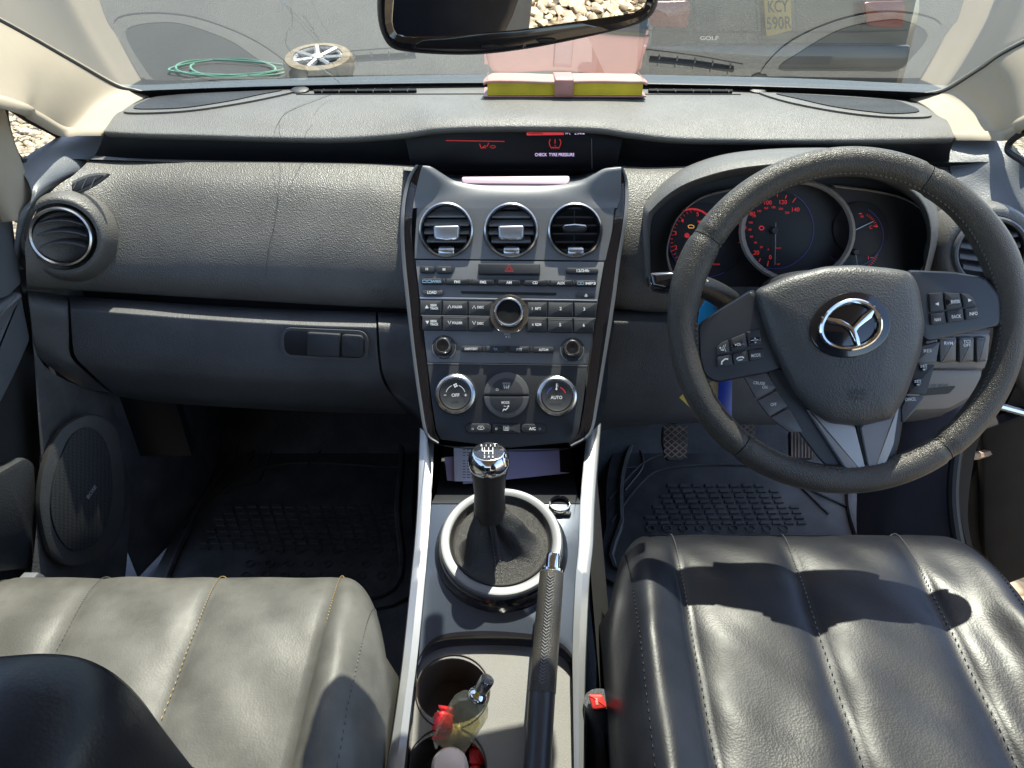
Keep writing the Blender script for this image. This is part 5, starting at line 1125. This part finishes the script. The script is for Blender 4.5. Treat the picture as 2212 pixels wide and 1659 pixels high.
mb.build('boot_stitching', M['threadg'], gl_)
L = (kc-neck).length
MB().lathe(neck, kn_dir, [(.0205, -.012), (.0198, -.004), (.0195, .004), (.0190, .006), (.0195, .010), (.0185, .022), (.0188, .024), (.0208, .050), (.0228, L-.012), (.0232, L-.006)], 40).build('lever_grip', M['grip'], gl_)
nk = MB().lathe(kc-kn_dir*.010, kn_dir, [(.0225, .0), (.0245, .004), (.0250, .010), (.0240, .017), (.0205, .0225), (.0185, .0238)], 48).build('chrome_cap', M['chrome'], gl_)
PKn = Plane(kc+kn_dir*.0142, n=kn_dir)
cc = kc+kn_dir*.0142; sc = 1/PKn.scale(1056, 990)
MB().lathe(cc-kn_dir*.001, kn_dir, [(.0182, 0), (.0180, .0012), (.012, .0022), (0, .0028)], 40).build('shift_plate', M['gloss'], nk)
kx, ky = 1055, 990
from mathutils import Vector as V_
# pixel of the cap centre
rel = cc-CAM; kx = 1106+FPX*rel.x/rel.dot(FW); ky = 830-FPX*rel.dot(UP)/rel.dot(FW)
mb = MB(); o = .0022
for dx in (-9, 0, 9): stroke(mb, [(kx+dx, ky-8), (kx+dx, ky+7)], PKn, 1.3, o)
stroke(mb, [(kx-14, ky), (kx+9.5, ky)], PKn, 1.3, o+.0001)
stroke(mb, [(kx-14, ky-8), (kx-14, ky)], PKn, 1.3, o)
for i, t in enumerate('R135'): letters(mb, t, PKn, kx-15+i*9.5, ky-12, 4.6, o)
for i, t in enumerate('246'): letters(mb, t, PKn, kx-9+i*9, ky+12, 5, o)
mb.build('shift_pattern', M['white'], nk)
# ================================================================== handbrake
hbk = thing('handbrake', Q(1165, 1640, D=.76), 'handbrake lever with black stitched leather grip and chrome button', 'handbrake')
h0 = Q(1192, 1238, D=.862); h1 = Q(1171, 1496, D=.800); h2 = Q(1160, 1665, D=.752); h3 = Q(1154, 1760, D=.73)
hd = (h0-h1).normalized()
MB().tube([h0+hd*.002, h0, h0*.9+h1*.1, h0*.5+h1*.5, h0*.15+h1*.85, h1], lambda t: (.0118 if t < .1 else .0140+.0012*t), 24).build('leather_grip', M['wheel'], hbk)
MB().tube([h1-hd*.001, h1*.6+h2*.4, h2, h3], lambda t: .0146-.0005*t, 24).build('lever_sleeve', M['spoke'], hbk)
MB().lathe(h0+hd*.001, hd, [(.0125, 0), (.0125, .003), (.0085, .0036), (.0085, .018), (.0078, .0215), (.006, .0225), (0, .0228)], 28).build('release_button', M['chrome'], hbk)
mb = MB(); dcam = (CAM-h0).normalized()
sideV = hd.cross(dcam).normalized()
for k in range(34):
    t = .05+.9*k/34; c = h0*(1-t)+h1*t; up_ = (CAM-c).normalized(); up_ = (up_-hd*up_.dot(hd)).normalized(); s2 = hd.cross(up_).normalized()
    rr2 = .0148
    for sg in (-1, 1):
        a = c+up_*math.sqrt(rr2**2-.0035**2)+s2*sg*.0035-s2*.001; b = c-hd*.003+up_*rr2-s2*.001
        mb.tube([a, b], .0008, 4)
mb.build('stitching', M['threadg'], hbk)
# ================================================================== things in the console
PP = Plane(PC.at(1100, 1040, -.03), 30)
rc = tag(pad('receipt', [(980, 966), (1052, 966), (1052, 1040), (982, 1040)], PP, .0008, M['paper'], None, 0), 'white till receipt with printed lines lying in the pocket left of the gear knob', 'receipt')
mb = MB()
for i in range(11):
    y = 972+i*6; 
    if i == 3: continue
    for k in range(random.randint(2, 4)): x = 1000+k*9; stroke(mb, [(x, y), (x+random.uniform(4, 7), y)], PP, 1.6, .0011)
mb.build('printed_lines', M['ink'], rc)
tag(pad('envelope', [(1000, 974), (1208, 969), (1210, 1020), (1230, 1022), (1000, 1046)], Plane(PP.o-PP.n*.0025, 30), .0012, M['paper2'], None, 0), 'folded lilac paper lying in the pocket behind the gear knob', 'paper')
tag(pad('leaflet', [(960, 988), (985, 986), (985, 1040), (966, 1038)], Plane(PP.o-PP.n*.005, 30), .0012, M['paper2'], None, 0), 'folded leaflet edge sticking out left of the till receipt', 'paper')
# perfume bottle
pb = thing('perfume_bottle', PT.at(960, 1600, -.04), 'clear glass perfume bottle with silver sprayer leaning in the upper cup holder', 'bottle')
b0 = Q(967, 1610, D=.80); b1 = Q(1030, 1506, D=.775); bd = (b1-b0).normalized(); bn = (CAM-b1).normalized(); bn = (bn-bd*bn.dot(bd)).normalized(); bs = bd.cross(bn)
rows = []
for t, hw, th in ((0, .016, .008), (.05, .020, .010), (.75, .021, .011), (.88, .017, .010), (.96, .008, .008), (1.0, .007, .007)):
    c = b0*(1-t)+b1*t; rows.append([c+bs*(hw*x)+bn*(th*y) for x, y in ((1, .5), (.8, 1), (-.8, 1), (-1, .5), (-1, -.5), (-.8, -1), (.8, -1), (1, -.5))])
MB().grid(rows, True).build('glass_body', M['bottle'], pb, sharp=20)
rows = [[(b0*(1-t)+b1*t)+bs*(.017*x*k)+bn*(.0078*y) for x, y in ((1, .5), (.8, 1), (-.8, 1), (-1, .5), (-1, -.5), (-.8, -1), (.8, -1), (1, -.5))] for t, k in ((.06, .9), (.1, 1), (.62, 1))]
mb = MB().grid(rows, True); mb.f.append(tuple(range(16, 24))); mb.build('scent', glassmat('scent_liquid', (.85, .82, .6), 1.3, .02), pb, sharp=20)
MB().lathe(b1, bd, [(.0075, -.002), (.0105, 0), (.0108, .003), (.0095, .0055), (.007, .007), (.0058, .008), (.0058, .011)], 32).build('collar', M['chrome'], pb)
hd_ = MB().lathe(b1+bd*.011, bd, [(.0075, 0), (.0078, .001), (.0078, .0145), (.0072, .0160), (0, .0163)], 32).build('sprayer', M['chromed'], pb)
MB().box(b1+bd*.007+bn*.0082-bs*.001, .0025, .0025, .010, Matrix((bs, bn, bd)).transposed()).build('nozzle_slot', M['gold'], hd_)
def wrapper(name, cx, cy, D, w, h, mt, ang, lab):
    o = thing(name, Q(cx, cy, D=D), lab, 'sweet wrapper'); c = Q(cx, cy, D=D); dn = (CAM-c).normalized(); u = Vector((math.cos(R(ang)), 0, 0))+UP*math.sin(R(ang)); u = (u-dn*u.dot(dn)).normalized(); v = dn.cross(u)
    rows = []
    for j in range(13):
        t = j/12*2-1; k = 1 if abs(t) < .55 else (.45 if abs(t) < .72 else .8)
        rows.append([c+u*(w*t)+v*(h*k*math.cos(a)*(1+.15*math.sin(5*a+j)))+dn*(h*.5*k*math.sin(a)*(1+.2*math.cos(7*a+2*j))) for a in [i*math.pi/9 for i in range(18)]])
    b = MB().grid(rows, True).build('wrapper_foil', mt, o, sharp=20); return o, c, u, v, dn, b
o_, c, u, v, dn, b_ = wrapper('sweet', 957, 1562, .80, .017, .010, M['candy'], 80, 'red and white wrapped sweet beside the perfume bottle')
o2 = wrapper('sweet', 947, 1570, .815, .015, .009, M['candyg'], 70, 'green wrapped sweet under the red wrapped sweet')[0]
o3 = wrapper('sweet', 967, 1592, .80, .016, .009, M['candyw'], 20, 'cream wrapped sweet at the foot of the perfume bottle')[0]
o4 = wrapper('sweet', 1030, 1635, .80, .013, .008, M['candy'], 85, 'red wrapper scrap right of the frosted bottle cap')[0]
# bottle with frosted cap
fb_ = thing('capped_bottle', PT.at(972, 1700, -.05), 'small amber bottle with a frosted domed cap standing in the lower cup holder', 'bottle')
c0 = Q(972, 1662, D=.735); ax = (Vector((0, -.05, 1))).normalized(); ax = (c0-PT.at(970, 1700, -.06)).normalized()*.35+Vector((0, -.1, 1)); ax.normalize()
MB().lathe(c0-ax*.055, ax, [(.015, -.01), (.017, -.008), (.017, .035), (.0155, .038)], 32).build('bottle_body', M['amber'], fb_)
MB().lathe(c0-ax*.018, ax, [(.0185, 0), (.0188, .02), (.0180, .0275), (.015, .0315), (.008, .0335), (0, .034)], 40).build('cap', M['cap'], fb_)
tag(pad('tan_card', [(1132, 1640), (1142, 1636), (1138, 1700), (1124, 1700)], Plane(PT.o+PT.n*.004, 30), .002, M['cardboard'], None, 0), 'tan card edge beside the foot of the handbrake', 'card')
# buckle
bk = thing('belt_buckle', Q(1300, 1640, D=.80), 'seat belt buckle with red PRESS button beside the right seat', 'buckle')
PBk = Plane(Q(1290, 1515, D=.80), n=(-.1, -.5, .85))
MB().tube([Q(1292, 1512, D=.802), Q(1300, 1560, D=.815), Q(1298, 1660, D=.83), Q(1296, 1760, D=.85)], lambda t: .016+.002*t, 16, sq=1.0).build('buckle_body', M['dark'], bk)
pb_ = pad('press_button', rr([(1270, 1500), (1302, 1500), (1312, 1530), (1280, 1534)], 7, 4), PBk, .010, M['redp'], bk, .003, off=.006)
mb = MB(); letters(mb, 'PRESS', PBk, 1289, 1516, 5, .0166, w=14, ang=-80); mb.build('lettering', M['candyw'], pb_)
# ================================================================== seats
def seat(lab, X, ytop, zoff, seams, backrest, mt, loc, seatgroup='front seats', shift=None):
    root = thing('front_seat', loc, lab, 'seat', seatgroup)
    xl, xr = X
    knots = [xl]+list(seams)+[xr]
    cols = []                                  # (x, dz, kind)
    for a, b in zip(knots, knots[1:]):
        for i in range(14):
            t = i/14; u = 2*t-1; cols.append((a+(b-a)*t, .0085*(1-abs(u)**5)))
    cols.append((xr, 0))
    prof = [(-.06, .22), (-.035, .275), (-.008, .315), (.004, .340), (.0, .358), (-.018, .370), (-.06, .374), (-.15, .366), (-.28, .352), (-.42, .340), (-.60, .335)]
    PRF = cr([(0, ytop+y, z+zoff) for y, z in prof], 8)
    rows = []
    for p in PRF:
        row = []; dep = (ytop-p.y)
        for x, dz in cols:
            t = (x-xl)/(xr-xl); e = max(0, abs(2*t-1)-.72)/.28
            bol = .022*math.exp(-((abs(2*t-1)-.86)/.12)**2)*min(1, dep/.15 if dep > 0 else 0)
            rnd = .035*e**2.5
            yb = -.075*e**3 if p.z > zoff+.2 else 0
            sh = shift(dep) if shift else 0
            row.append(Vector((x+sh, p.y+yb*1.2, p.z+dz*min(1, max(0, .25+dep*8))+bol-rnd*.8+.0015*math.sin(x*61+p.y*23)*math.sin(p.y*47+x*13))))
        s0 = Vector((row[0].x-.012, row[0].y-.004, row[0].z-.03)); s1 = Vector((row[0].x-.006, row[0].y-.01, max(.12, row[0].z-.13)))
        e0_ = Vector((row[-1].x+.012, row[-1].y-.004, row[-1].z-.03)); e1_ = Vector((row[-1].x+.006, row[-1].y-.01, max(.12, row[-1].z-.13)))
        rows.append([s1, s0]+row+[e0_, e1_])
    MB().grid(rows).build('seat_cushion', mt, root, sharp=70)
    n0 = 2
    for k, s_ in enumerate(list(seams)):
        j = n0+14*(k+1)
        mb = MB(); line = [r[j]+Vector((.0035, 0, .0035)) for r in rows[14:]]; fine = cr(line, 4)
        for i in range(0, len(fine)-2, 2): mb.tube([fine[i], fine[i]*.25+fine[i+1]*.75], .0006, 4)
        mb.build('seam_stitching', M['thread'] if mt is M['leather2'] and k else M['threadg'], root)
    for j in (n0+4, n0+14*len(knots)-14-4):
        mb = MB(); fine = cr([r[j]+Vector((0, 0, .0008)) for r in rows[20:]], 4)
        for i in range(0, len(fine)-2, 2): mb.tube([fine[i], fine[i]*.3+fine[i+1]*.7], .0007, 4)
        mb.build('piping', M['thick'] if mt is M['leather'] else M['threadg'], root)
    MB().box(((xl+xr)/2, ytop-.36, .13), (xr-xl)-.06, .5, .24).build('seat_base', M['black'], root)
    # backrest
    out, Yb = backrest
    rows = []
    for dy, ins in ((-.015, .10), (.0, .035), (.03, .008), (.06, .0), (.09, .012), (.115, .045), (.122, .10)):
        cx = sum(p.x for p in out)/len(out); cz = sum(p.z for p in out)/len(out)
        rows.append([Vector((p.x+(cx-p.x)*ins*2.2, p.y-.118+dy, p.z+(cz-p.z)*ins*1.6)) for p in out])
    mb = MB(); mb.grid(rows, True); m_ = len(out); mb.f.append(tuple(range(m_))); mb.f.append(tuple((len(rows)-1)*m_+i for i in range(m_))); mb.build('backrest', M['leather'], root, sharp=50)
    return root, rows
Yb = .27
bo = [Q(x, y, Y=Yb) for x, y in cr2([(-420, 1475), (-200, 1425), (0, 1404), (90, 1401), (170, 1410), (235, 1434), (290, 1470), (340, 1520), (385, 1580), (425, 1632), (470, 1690)], 4)]
bo += [Vector((-.165, Yb, .5)), Vector((-.15, Yb-.02, .36)), Vector((-.40, Yb-.02, .33)), Vector((-.60, Yb, .40)), Vector((-.62, Yb, .56))]
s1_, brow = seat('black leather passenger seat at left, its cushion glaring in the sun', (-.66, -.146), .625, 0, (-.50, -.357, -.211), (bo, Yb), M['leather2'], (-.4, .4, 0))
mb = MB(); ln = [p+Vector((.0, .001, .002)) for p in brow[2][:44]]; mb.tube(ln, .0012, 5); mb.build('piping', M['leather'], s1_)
bo2 = [Vector((.365+.25*math.cos(a)*(1 if abs(math.cos(a)) < .8 else 1), -.12, .62+.30*math.sin(a))) for a in [i*math.pi/20 for i in range(40)]]
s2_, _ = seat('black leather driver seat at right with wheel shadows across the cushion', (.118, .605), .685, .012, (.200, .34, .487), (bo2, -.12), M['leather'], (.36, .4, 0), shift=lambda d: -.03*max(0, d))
MB().box((.35, -.13, .98), .28, .10, .19).build('headrest', M['leather'], s2_)
# ================================================================== left door
tag(MB().box((-.675, .05, .02), .09, 1.7, .06).build('sill', M['thick']), 'dark inner sill running beside the left seat below the closed door', 'sill')
ld = thing('left_door', (-.70, .4, .4), 'closed left front door with grey handle sweep and mesh speaker', 'door')
XL = -.70
def xpoly(mb, pts, X, dx=0): return mb
def slab(name, pts, X, th, mt, par, r=0, side=1, b=.003):
    P = rr(pts, r, 4) if r else pts
    return MB().prism([Q(x, y, X=X) for x, y in P], Vector((side, 0, 0)), th, b).build(name, mt, par)
MB().prism([Vector((XL-.005, y, z)) for y, z in ((-.9, .78), (.72, .80), (.99, .76), (.975, .58), (.93, .35), (.84, .15), (.75, .08), (-.9, .05))], Vector((1, 0, 0)), .03, .006).build('door_card', M['doorlow'], ld)
slab('upper_trim', [(-120, 380), (-20, 385), (10, 420), (28, 470), (40, 560), (48, 612), (20, 640), (-120, 690)], -.69, .02, M['doorg'], ld, 8)
slab('handle_sweep', [(-120, 730), (0, 660), (47, 628), (58, 680), (68, 735), (40, 800), (0, 880), (-120, 1040)], -.688, .02, M['doorg'], ld, 8, b=.006)
slab('trim_edge', [(-100, 760), (0, 688), (46, 634), (49, 642), (4, 712), (-100, 800)], -.684, .006, M['silver'], ld, 2, b=.002)
slab('door_pocket', [(-120, 1250), (-120, 1080), (0, 1020), (60, 985), (88, 1010), (75, 1140), (80, 1230)], -.685, .03, M['dark'], ld, 14, b=.008)
PSp = Plane(Q(170, 1060, X=-.645), n=(.86, -.42, .28))
sp = pad('speaker_pod', cr2([(135, 926), (100, 990), (86, 1060), (88, 1120), (112, 1200), (165, 1225), (250, 1180), (275, 1060), (255, 930), (200, 895)], 5, True), PSp, .010, M['doorlow'], ld, .006)
sg = pad('speaker_grille', cr2([(158, 939), (128, 1000), (113, 1060), (112, 1115), (130, 1165), (163, 1191), (215, 1165), (243, 1080), (235, 970), (200, 925)], 5, True), PSp, .004, M['grilled'], sp, .0015, off=.010)
mb = MB(); letters(mb, 'BOSE', PSp, 198, 1063, 7, .0146, w=34, ang=55, shear=.25); mb.build('speaker_lettering', M['grey'], sp)
slab('sill_trim', [(-60, 1400), (-20, 1345), (85, 1236), (100, 1243), (97, 1275), (0, 1350), (-40, 1420)], -.66, .02, M['doorg'], ld, 4, b=.004)
MB().surf([[Q(x, y, X=X) for x, y in r] for X, r in ((-.675, ((62, 640), (72, 760), (82, 900), (86, 1000), (78, 1150), (60, 1300))), (-.67, ((95, 790), (100, 850), (105, 930), (120, 1050), (150, 1200), (150, 1340))), (-.66, ((240, 860), (250, 900), (260, 960), (280, 1060), (275, 1200), (260, 1340))))], 6, 6).build('kick_panel', M['carpet'], ld, sharp=60)
MB().grid([[(-.70, .95, z), (-.64, 1.15, z), (-.64, 1.62, z)] for z in (0, .62)]).build('footwell_side', M['carpet'], ld)
# ================================================================== right side: sill, post and the open door
rp = thing('door_post', Q(2050, 1100, D=1.25), 'grey kick panel and black rubber sealed post at the open right doorway', 'post')
MB().surf([[Q(x, y, D=D) for x, y in r] for r, D in (([(1856, 900), (1850, 1120), (1856, 1260)], 1.42), ([(1905, 900), (1905, 1100), (1910, 1230)], 1.33), ([(1960, 900), (1975, 1080), (1990, 1230)], 1.26), ([(2060, 850), (2046, 1050), (2062, 1200)], 1.20), ([(2110, 850), (2062, 1050), (2078, 1210)], 1.19))], 6, 6).build('kick_panel', M['kick'], rp, sharp=60)
MB().tube(cr([Q(x, y, D=1.19) for x, y in ((2140, 800), (2100, 880), (2070, 960), (2058, 1060), (2066, 1150), (2084, 1215), (2120, 1290), (2180, 1400))], 6), .009, 10).build('door_seal', M['seal'], rp)
MB().surf([[Q(x, y, D=1.20) for x, y in ((2150, 800), (2108, 880), (2080, 960), (2070, 1060), (2082, 1150), (2104, 1215), (2140, 1290), (2200, 1400))], [Q(x, y, D=1.23) for x, y in ((2190, 800), (2148, 880), (2112, 960), (2094, 1060), (2092, 1135), (2112, 1215), (2155, 1280), (2220, 1390))]], 5, 3).build('post_shell', M['thick'], rp, sharp=60)
MB().box((.76, .2, -.02), .12, 1.4, .10).build('sill', M['thick'], rp)
rd = thing('open_door', Vector((.84, 1.05, .1)), 'dark open right front door seen edge on beyond the doorway', 'door')
MB().prism([Vector((x, y, z)) for x, y, z in ((.845, 1.04, -.07), (1.75, .98, -.10), (1.85, .98, .70), (.86, 1.04, .62))], Vector((-.06, -1, 0)).normalized(), .06, .01).build('door_shell', M['thick'], rd)
PRd = Plane((.9, 1.035, .2), n=(-.06, -1, 0))
pad('door_card', rr([(2122, 930), (2230, 890), (2240, 1240), (2150, 1275), (2126, 1180)], 14, 5), PRd, .02, M['thick'], rd, .006, off=.0)
MB().tube([Q(2100, 868, Y=.99), Q(2160, 878, Y=.985), Q(2240, 900, Y=.98)], .006, 8).build('chrome_strip', M['chromed'], rd)
mb = MB()
for x, y in ((2120, 990), (2135, 1010)): mb.box(Q(x, y, Y=1.0), .04, .03, .012)
MB().tube(cr([Q(2075, 975, D=1.22), Q(2105, 985, D=1.26), Q(2135, 978, D=1.3)], 5), .007, 6).build('check_strap', M['rusty'], rd)
MB().tube(cr([Q(2190, 690, D=1.2), Q(2205, 760, D=1.22), Q(2212, 810, D=1.24), Q(2235, 860, D=1.26)], 8), .018, 12).build('wiring_boot', M['rubber'], rd)
# rear wall of things the mirror can see
tag(MB().box((.79, -.55, .30), .09, .22, .80).build('centre_post', M['doorlow']), 'dark centre post behind the driver door opening', 'post')
tag(MB().box((-.3, -1.0, .45), 1.0, .18, .75).build('rear_bench', M['leather']), 'dark leather rear seat bench behind the front seats', 'seat')
# ================================================================== rear view mirror
mr = thing('rear_view_mirror', Q(1100, -60, D=.66), 'black rear view mirror reflecting pale stones, hanging at the top of the windscreen', 'mirror')
mn = Vector((.27, -.945, -.17)).normalized()
PM = Plane(Q(1110, 40, D=.66), n=mn)
ho = [(815, -10), (817, 45), (828, 81), (845, 103), (876, 112), (949, 118), (1037, 118), (1138, 106), (1238, 87), (1339, 64), (1392, 46), (1416, 20), (1424, -20), (1424, -80), (1400, -110), (860, -125), (825, -90)]
go = [(849, 0), (845, 50), (852, 74), (870, 83), (970, 80), (1121, 68), (1238, 51), (1373, 32), (1396, 17), (1404, -10), (1404, -70), (1390, -92), (880, -105), (850, -80)]
PH = cr2(ho, 4, True); cx, cy = 1120, -10
rows = []
for s, o in ((.10, -.035), (.04, -.028), (.0, -.012), (.0, .0), (.012, .006), (.03, .0075)): rows.append([PM.at(x+(cx-x)*s, y+(cy-y)*s, o) for x, y in PH])
mb = MB(); mb.grid(rows, True); m_ = len(PH); mb.f.append(tuple(range(m_))); mb.build('housing', M['dark'], mr, sharp=50)
GO = rr(go, 10, 4)
m_ = len(PH); mb = MB()
# bezel between housing edge and glass
import bisect as _b
def rad(poly_, ang):
    best = 0
    for i in range(len(poly_)):
        (x1, y1), (x2, y2) = poly_[i-1], poly_[i]
        dx, dy = math.cos(ang), math.sin(ang); ex, ey = x2-x1, y2-y1; den = dx*ey-dy*ex
        if abs(den) < 1e-9: continue
        t = ((x1-cx)*ey-(y1-cy)*ex)/den; u = ((x1-cx)*dy-(y1-cy)*dx)/den
        if t > 0 and -1e-6 <= u <= 1+1e-6: best = max(best, t)
    return best
angs = [2*math.pi*i/120 for i in range(120)]
H_ = [(rad(PH, a)) for a in angs]; G_ = [rad(GO, a) for a in angs]
mb.grid([[PM.at(cx+math.cos(a)*h*.975, cy+math.sin(a)*h*.975, .0072) for a, h in zip(angs, H_)], [PM.at(cx+math.cos(a)*(h*.5+g*.5), cy+math.sin(a)*(h*.5+g*.5), .0085) for a, h, g in zip(angs, H_, G_)], [PM.at(cx+math.cos(a)*g, cy+math.sin(a)*g, .006) for a, g in zip(angs, G_)], [PM.at(cx+math.cos(a)*g*.99, cy+math.sin(a)*g*.99, .003) for a, g in zip(angs, G_)]], True)
mb.build('bezel', M['gloss'], mr)
mirm = mat('mirror_silver', (.82, .84, .82), .0, 1)
MB().add([PM.at(cx+math.cos(a)*g, cy+math.sin(a)*g, .004) for a, g in zip(angs, G_)], [tuple(range(120))]).build('mirror_glass', mirm, mr)
for x, y in ((1062, 102), (1182, 89)): MB().prism([PM.at(a, b, .011) for a, b in circ(x, y, 22, 5, 20)], PM.n, .006, .001).build('mirror_button', M['black'], mr)
mb = MB(); stroke(mb, circ(1134, 102, 4, 4, 14)[2:-1], PM, 1, .012); stroke(mb, [(1134, 96), (1134, 102)], PM, 1, .012); mb.build('power_symbol', M['grey'], mr)
MB().tube([Q(1110, -60, D=.69), Q(1110, -120, D=.72), Vector((.0, .93, 1.045))], .012, 10).build('stem', M['dark'], mr)
# ================================================================== pink organiser on the dash
bkx = thing('notebook', Q(1218, 210, Y=1.29), 'pink notebook with gilt page edges and a strap, lying on the dash top', 'book')
zb = Q(1218, 211, Y=1.287).z; zt = zb+.026
def bx_(px, py, Y): return Q(px, py, Y=Y)
xa, xb = Q(1048, 208, Y=1.29).x, Q(1391, 210, Y=1.29).x
MB().prism([Vector((xa+.004, 1.292, zt-.004)), Vector((xb-.003, 1.292, zt-.004)), Vector((xb-.008, 1.352, zt-.008)), Vector((xa+.008, 1.352, zt-.008))], Vector((0, 0, 1)), .020, .0005).build('pages', M['gold'], bkx)
cv = []
for y, z, e in ((1.284, zt-.0035, .002), (1.286, zt, .003), (1.30, zt+.0015, .002), (1.34, zt+.001, -.004), (1.358, zt-.004, -.010)):
    cv.append([Vector((xa-e+(xb-xa+2*e)*s, y+.002*math.sin(s*9), z-(.003 if s in (0, 1) else 0)+.0008*math.sin(s*12))) for s in (0, .03, .1, .25, .4, .5, .6, .75, .9, .97, 1)])
MB().surf(cv, 4, 4).build('cover', M['pink'], bkx, sharp=60, solid=.002)
MB().box(((xa+xb)/2, 1.322, zb+.0015), xb-xa+.006, .072, .002).build('back_cover', M['pinkd'], bkx)
sx = Q(1218, 195, Y=1.284).x
MB().surf([[Vector((sx+dx, y, z)) for y, z in ((1.345, zt+.0025), (1.30, zt+.0042), (1.284, zt+.003), (1.2805, zt-.004), (1.281, zb+.008), (1.284, zb+.001))] for dx in (-.0155, -.005, .005, .0155)], 5, 4).build('strap', M['pinkd'], bkx, sharp=60, solid=.0015)
mb = MB()
for s in (.015, .985):
    mb = MB()
    for k in range(14):
        y = 1.29+k*.0045; x = xa+(xb-xa)*s; mb.box(Vector((x, y, zt+.0026)), .0008, .003, .0006)
    mb.build('stitching', M['pinkd'], bkx)
